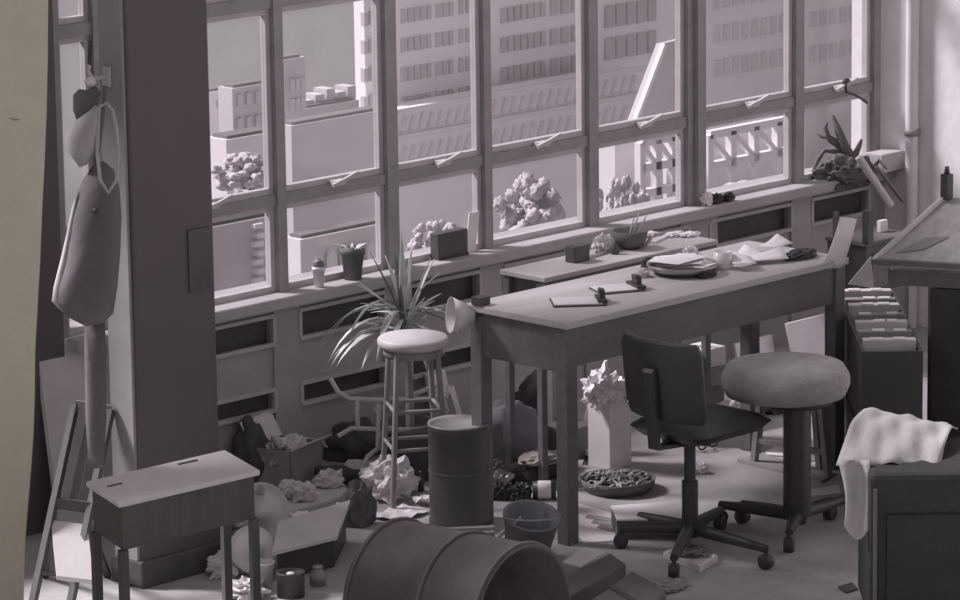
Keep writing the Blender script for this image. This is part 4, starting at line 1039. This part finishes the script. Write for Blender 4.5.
# drawing board on dark crate
P_ = [fl(x, y, z) for x, y, z in ((272, 552, .12), (337, 536, .12), (350, 500, .15), (279, 521, .15))]
t = thing('tilted_drawing_board', 'pale drawing board resting on a low dark crate', 'drawing board', V((P_[0].x, P_[0].y, 0)))
MB().add(P_+[p-Z*.014 for p in P_], [(0, 1, 2, 3), (7, 6, 5, 4), (0, 4, 5, 1), (1, 5, 6, 2), (2, 6, 7, 3), (3, 7, 4, 0)]).build('board', M_board, t)
Q_ = [P_[0].lerp(P_[2], .06), P_[1].lerp(P_[3], .06), P_[2].lerp(P_[0], .06), P_[3].lerp(P_[1], .06)]
m = MB().add([V((p.x, p.y, .001)) for p in Q_]+[p-Z*.016 for p in Q_], [(3, 2, 1, 0), (4, 5, 6, 7), (0, 1, 5, 4), (1, 2, 6, 5), (2, 3, 7, 6), (3, 0, 4, 7)]); m.build('crate', M_black, t)
flat('plywood_sheet', [(281, 518), (347, 498), (345, 484), (322, 478), (278, 497)], .012, M_board, 'pale sheet lying on the floor behind the drawing board', 'board', z=0)
for k, (x, y, ww, lb) in enumerate(((290, 497, .1, 'crumpled paper at the left of the pale sheet'), (305, 500, .1, 'crumpled paper in the middle of the pale sheet'), (330, 486, .12, 'crumpled paper at the back of the pale sheet'))):
    crum('crumpled_paper', x, y, (ww, ww*.8, .08), 140+k, M_paper, lb, 'paper', .6, 3, 3, z=.014)
one('dark_pouch', MB().crumple(fl(360, 525), (.13, .1, .2), 99, 3, .4, 2.5), M_cardd, 'small dark pouch standing right of the drawing board', 'pouch')
# reels, jars and bottles beside the school desk
for k, (x, y, r, tilt, lb) in enumerate(((262, 545, .115, .3, 'white enamel lid standing on edge behind the school desk leg, larger'), (253, 575, .09, .5, 'white enamel lid leaning low by the school desk leg, smaller'))):
    c = fl(x, y); ax2 = (TO+R*.5+Z*tilt).normalized()
    rr = r; c2 = c+Z*(rr*math.sqrt(1-ax2.z**2)+.012)
    m = MB().lathe([(0, 0), (rr*.25, .0), (rr*.3, -.015), (rr*.9, -.012), (rr, .004), (rr*.98, .012), (rr*.88, .0), (rr*.32, -.003), (rr*.28, .012), (0, .012)], c2, ax2, 28)
    one('enamel_lid', m, M_enamel, lb, 'lid')
for k, (x, y, r, h, mm, lb) in enumerate(((268, 524, .045, .13, M_jar, 'clear glass jar behind the larger enamel lid'), (240, 560, .045, .14, M_jar, 'clear glass jar under the school desk'), (228, 545, .035, .18, M_plastic, 'tall clear bottle under the school desk'), (318, 585, .03, .07, M_jar, 'small round jar alone before the drawing board'), (244, 530, .04, .16, M_plastic, 'clear plastic bottle behind the school desk right legs'))):
    c = fl(x, y); t = thing('glass_jar', lb, 'jar', c)
    MB().lathe([(0, 0), (r, 0), (r*1.02, h*.1), (r*1.0, h*.65), (r*.6, h*.82), (r*.6, h), (r*.52, h), (r*.52, h*.8), (r*.92, h*.62), (r*.92, h*.06), (0, h*.05)], c, n=18).build('jar', mm, t)
    MB().lathe([(r*.62, h*.9), (r*.66, h*.9), (r*.66, h*1.02), (0, h*1.03)], c, n=18).build('lid', M_steel, t)
c = fl(264, 590); t = thing('paper_cup', 'pale paper cup standing before the enamel lids', 'cup', c)
MB().lathe([(0, 0), (.028, 0), (.04, .1), (.042, .1), (.042, .105), (.038, .105), (.026, .008), (0, .008)], c, n=20).build('cup', M_paper, t)
c = fl(291, 596); t = thing('dark_paint_can', 'dark paint can with pale dab at the bottom edge', 'can', c)
MB().lathe([(0, 0), (.05, 0), (.05, .085), (.053, .09), (.045, .09), (.042, .08), (0, .078)], c, n=20).build('can', M_black, t)
MB().crumple(c+Z*.079, (.03, .03, .012), 2, 2, .2).build('paint_dab', M_white, t)
for k, (x, y, ww, hh, lb) in enumerate(((258, 508, .11, .1, 'crumpled clear wrapping behind the enamel lids'), (226, 575, .12, .1, 'crumpled clear wrapping under the school desk'), (245, 598, .12, .08, 'crumpled clear wrapping at the school desk front leg'))):
    crum('crumpled_wrapping', x, y, (ww, ww, hh), 150+k, M_plastic, lb, 'wrapping', .7, 3)
# under and behind the chairs
bp = fl(815, 380)
one('white_foam_board', MB().slab(bp-X*.12, X*.3, -Y*.012, V((0, .07, .26))), M_white, 'white foam board leaning under the desk right end', 'board')
bp = fl(756, 388)
one('white_foam_board', MB().slab(bp-X*.1, X*.24, -Y*.012, V((.02, .06, .2))), M_white, 'white foam board leaning under the desk behind the cushion', 'board')
flat('floor_paper', [(716, 412), (742, 400), (752, 416), (724, 428)], .003, M_white, 'white sheet on the floor between chair back and cushion', 'paper')
flat('floor_paper', [(765, 452), (792, 440), (806, 452), (778, 466)], .002, M_white, 'white sheet on the floor under the wooden stool', 'paper')
flat('floor_board', [(737, 462), (760, 456), (836, 476), (822, 484)], .012, M_card, 'grey plank lying across before the wooden stool', 'board')
flat('floor_paper', [(800, 492), (838, 486), (842, 494), (806, 498)], .004, M_paper, 'pale strip on the floor behind the swivel stool base', 'paper')
flat('floor_paper', [(808, 414), (842, 405), (850, 418), (818, 428)], .004, M_white, 'white sheet on the floor by the desk right leg', 'paper')
flat('floor_paper', [(806, 466), (826, 458), (832, 470), (812, 478)], .002, M_white, 'white sheet right of the swivel stool post', 'paper')
c = fl(708, 450, .0); t = thing('eyeglasses', 'dark-rimmed eyeglasses lying on the floor behind the office chair', 'glasses', c)
for sgn in (-1, 1):
    MB().tube([c+Z*.03+X*(.032*sgn)+(X*math.cos(a)*.026+Z*math.sin(a)*.022) for a in [2*math.pi*k/16 for k in range(16)]], .004, 6, closed=True).build('rim', M_black, t)
    MB().tube([c+Z*.04+X*(.058*sgn), c+Z*.035+X*(.06*sgn)+Y*.11], .004, 6).build('temple', M_black, t)
MB().tube([c+Z*.036-X*.007, c+Z*.04, c+Z*.036+X*.007], .004, 6).build('bridge', M_black, t)
crum('paper_ball', 701, 473, (.05, .05, .05), 160, M_white, 'small white paper ball right of the chair post', 'paper')
flat('dark_stain_rag', [(838, 588), (852, 584), (858, 590), (846, 594)], .006, M_sack, 'small dark rag on the floor left of the armchair', 'rag')
# boxes of papers behind the office chair
c = fl(700, 440)
for k in range(5):
    rz = random.uniform(-.3, .3); u = V((math.cos(rz), math.sin(rz), 0)); v2 = V((-u.y, u.x, 0)); b = c+X*.0+Z*(.078*k)
    one('stacked_book', MB().slab(b-u*.09-v2*.06, u*.18, v2*.13, Z*.075), [M_card, M_paper, M_cardd, M_card, M_paper][k], ['lowest', 'second lowest', 'middle', 'second highest', 'topmost'][k]+' thick book in the pile behind the office chair', 'book', group='pile of books behind the office chair')
c = fl(735, 425); one('paper_heap', MB().crumple(c, (.22, .16, .2), 170, 4, .5, 2.5), M_paper, 'heap of pale papers under the desk behind the cushion', 'papers')
crum('dark_heap', 765, 410, (.3, .2, .22), 171, M_sack, 'dark heap under the desk far right', 'heap', .5, 2.5, 4)

# more loose papers and scraps across the floor
random.seed(21)
for x, y, L_, lb in ((500, 442, .12, 'small white sheet left of the blue-grey sack'), (566, 470, .13, 'white sheet between the desk leg and the dark bundle'), (590, 446, .16, 'white sheet leaning over the boards by the carton'), 
                     (345, 512, .1, 'small white sheet at the drawing board corner'), (376, 478, .14, 'white sheet behind the plastic bag'), (436, 470, .12, 'white sheet touching the upright drum at left'), (448, 462, .1, 'small white sheet behind the upright drum'), (310, 470, .12, 'white sheet before the open carton'), (425, 505, .09, 'small white sheet at the drum foot'), (300, 522, .1, 'small white sheet on the floor left of the drawing board')):
    c = fl(x, y); rz = random.uniform(-1, 1); u = V((math.cos(rz), math.sin(rz), 0))*L_; v2 = V((-u.y, u.x, 0))*.7; k = random.random()*6
    rows_ = [[c-u/2-v2/2+u*i/5+v2*j/4+Z*(.012+.022*abs(math.sin(i*.9+j*1.3+k))) for j in range(5)] for i in range(6)]
    one('loose_sheet', MB().sheet(rows_, .002, False), M_white, lb, 'paper', group='loose sheets on the floor')
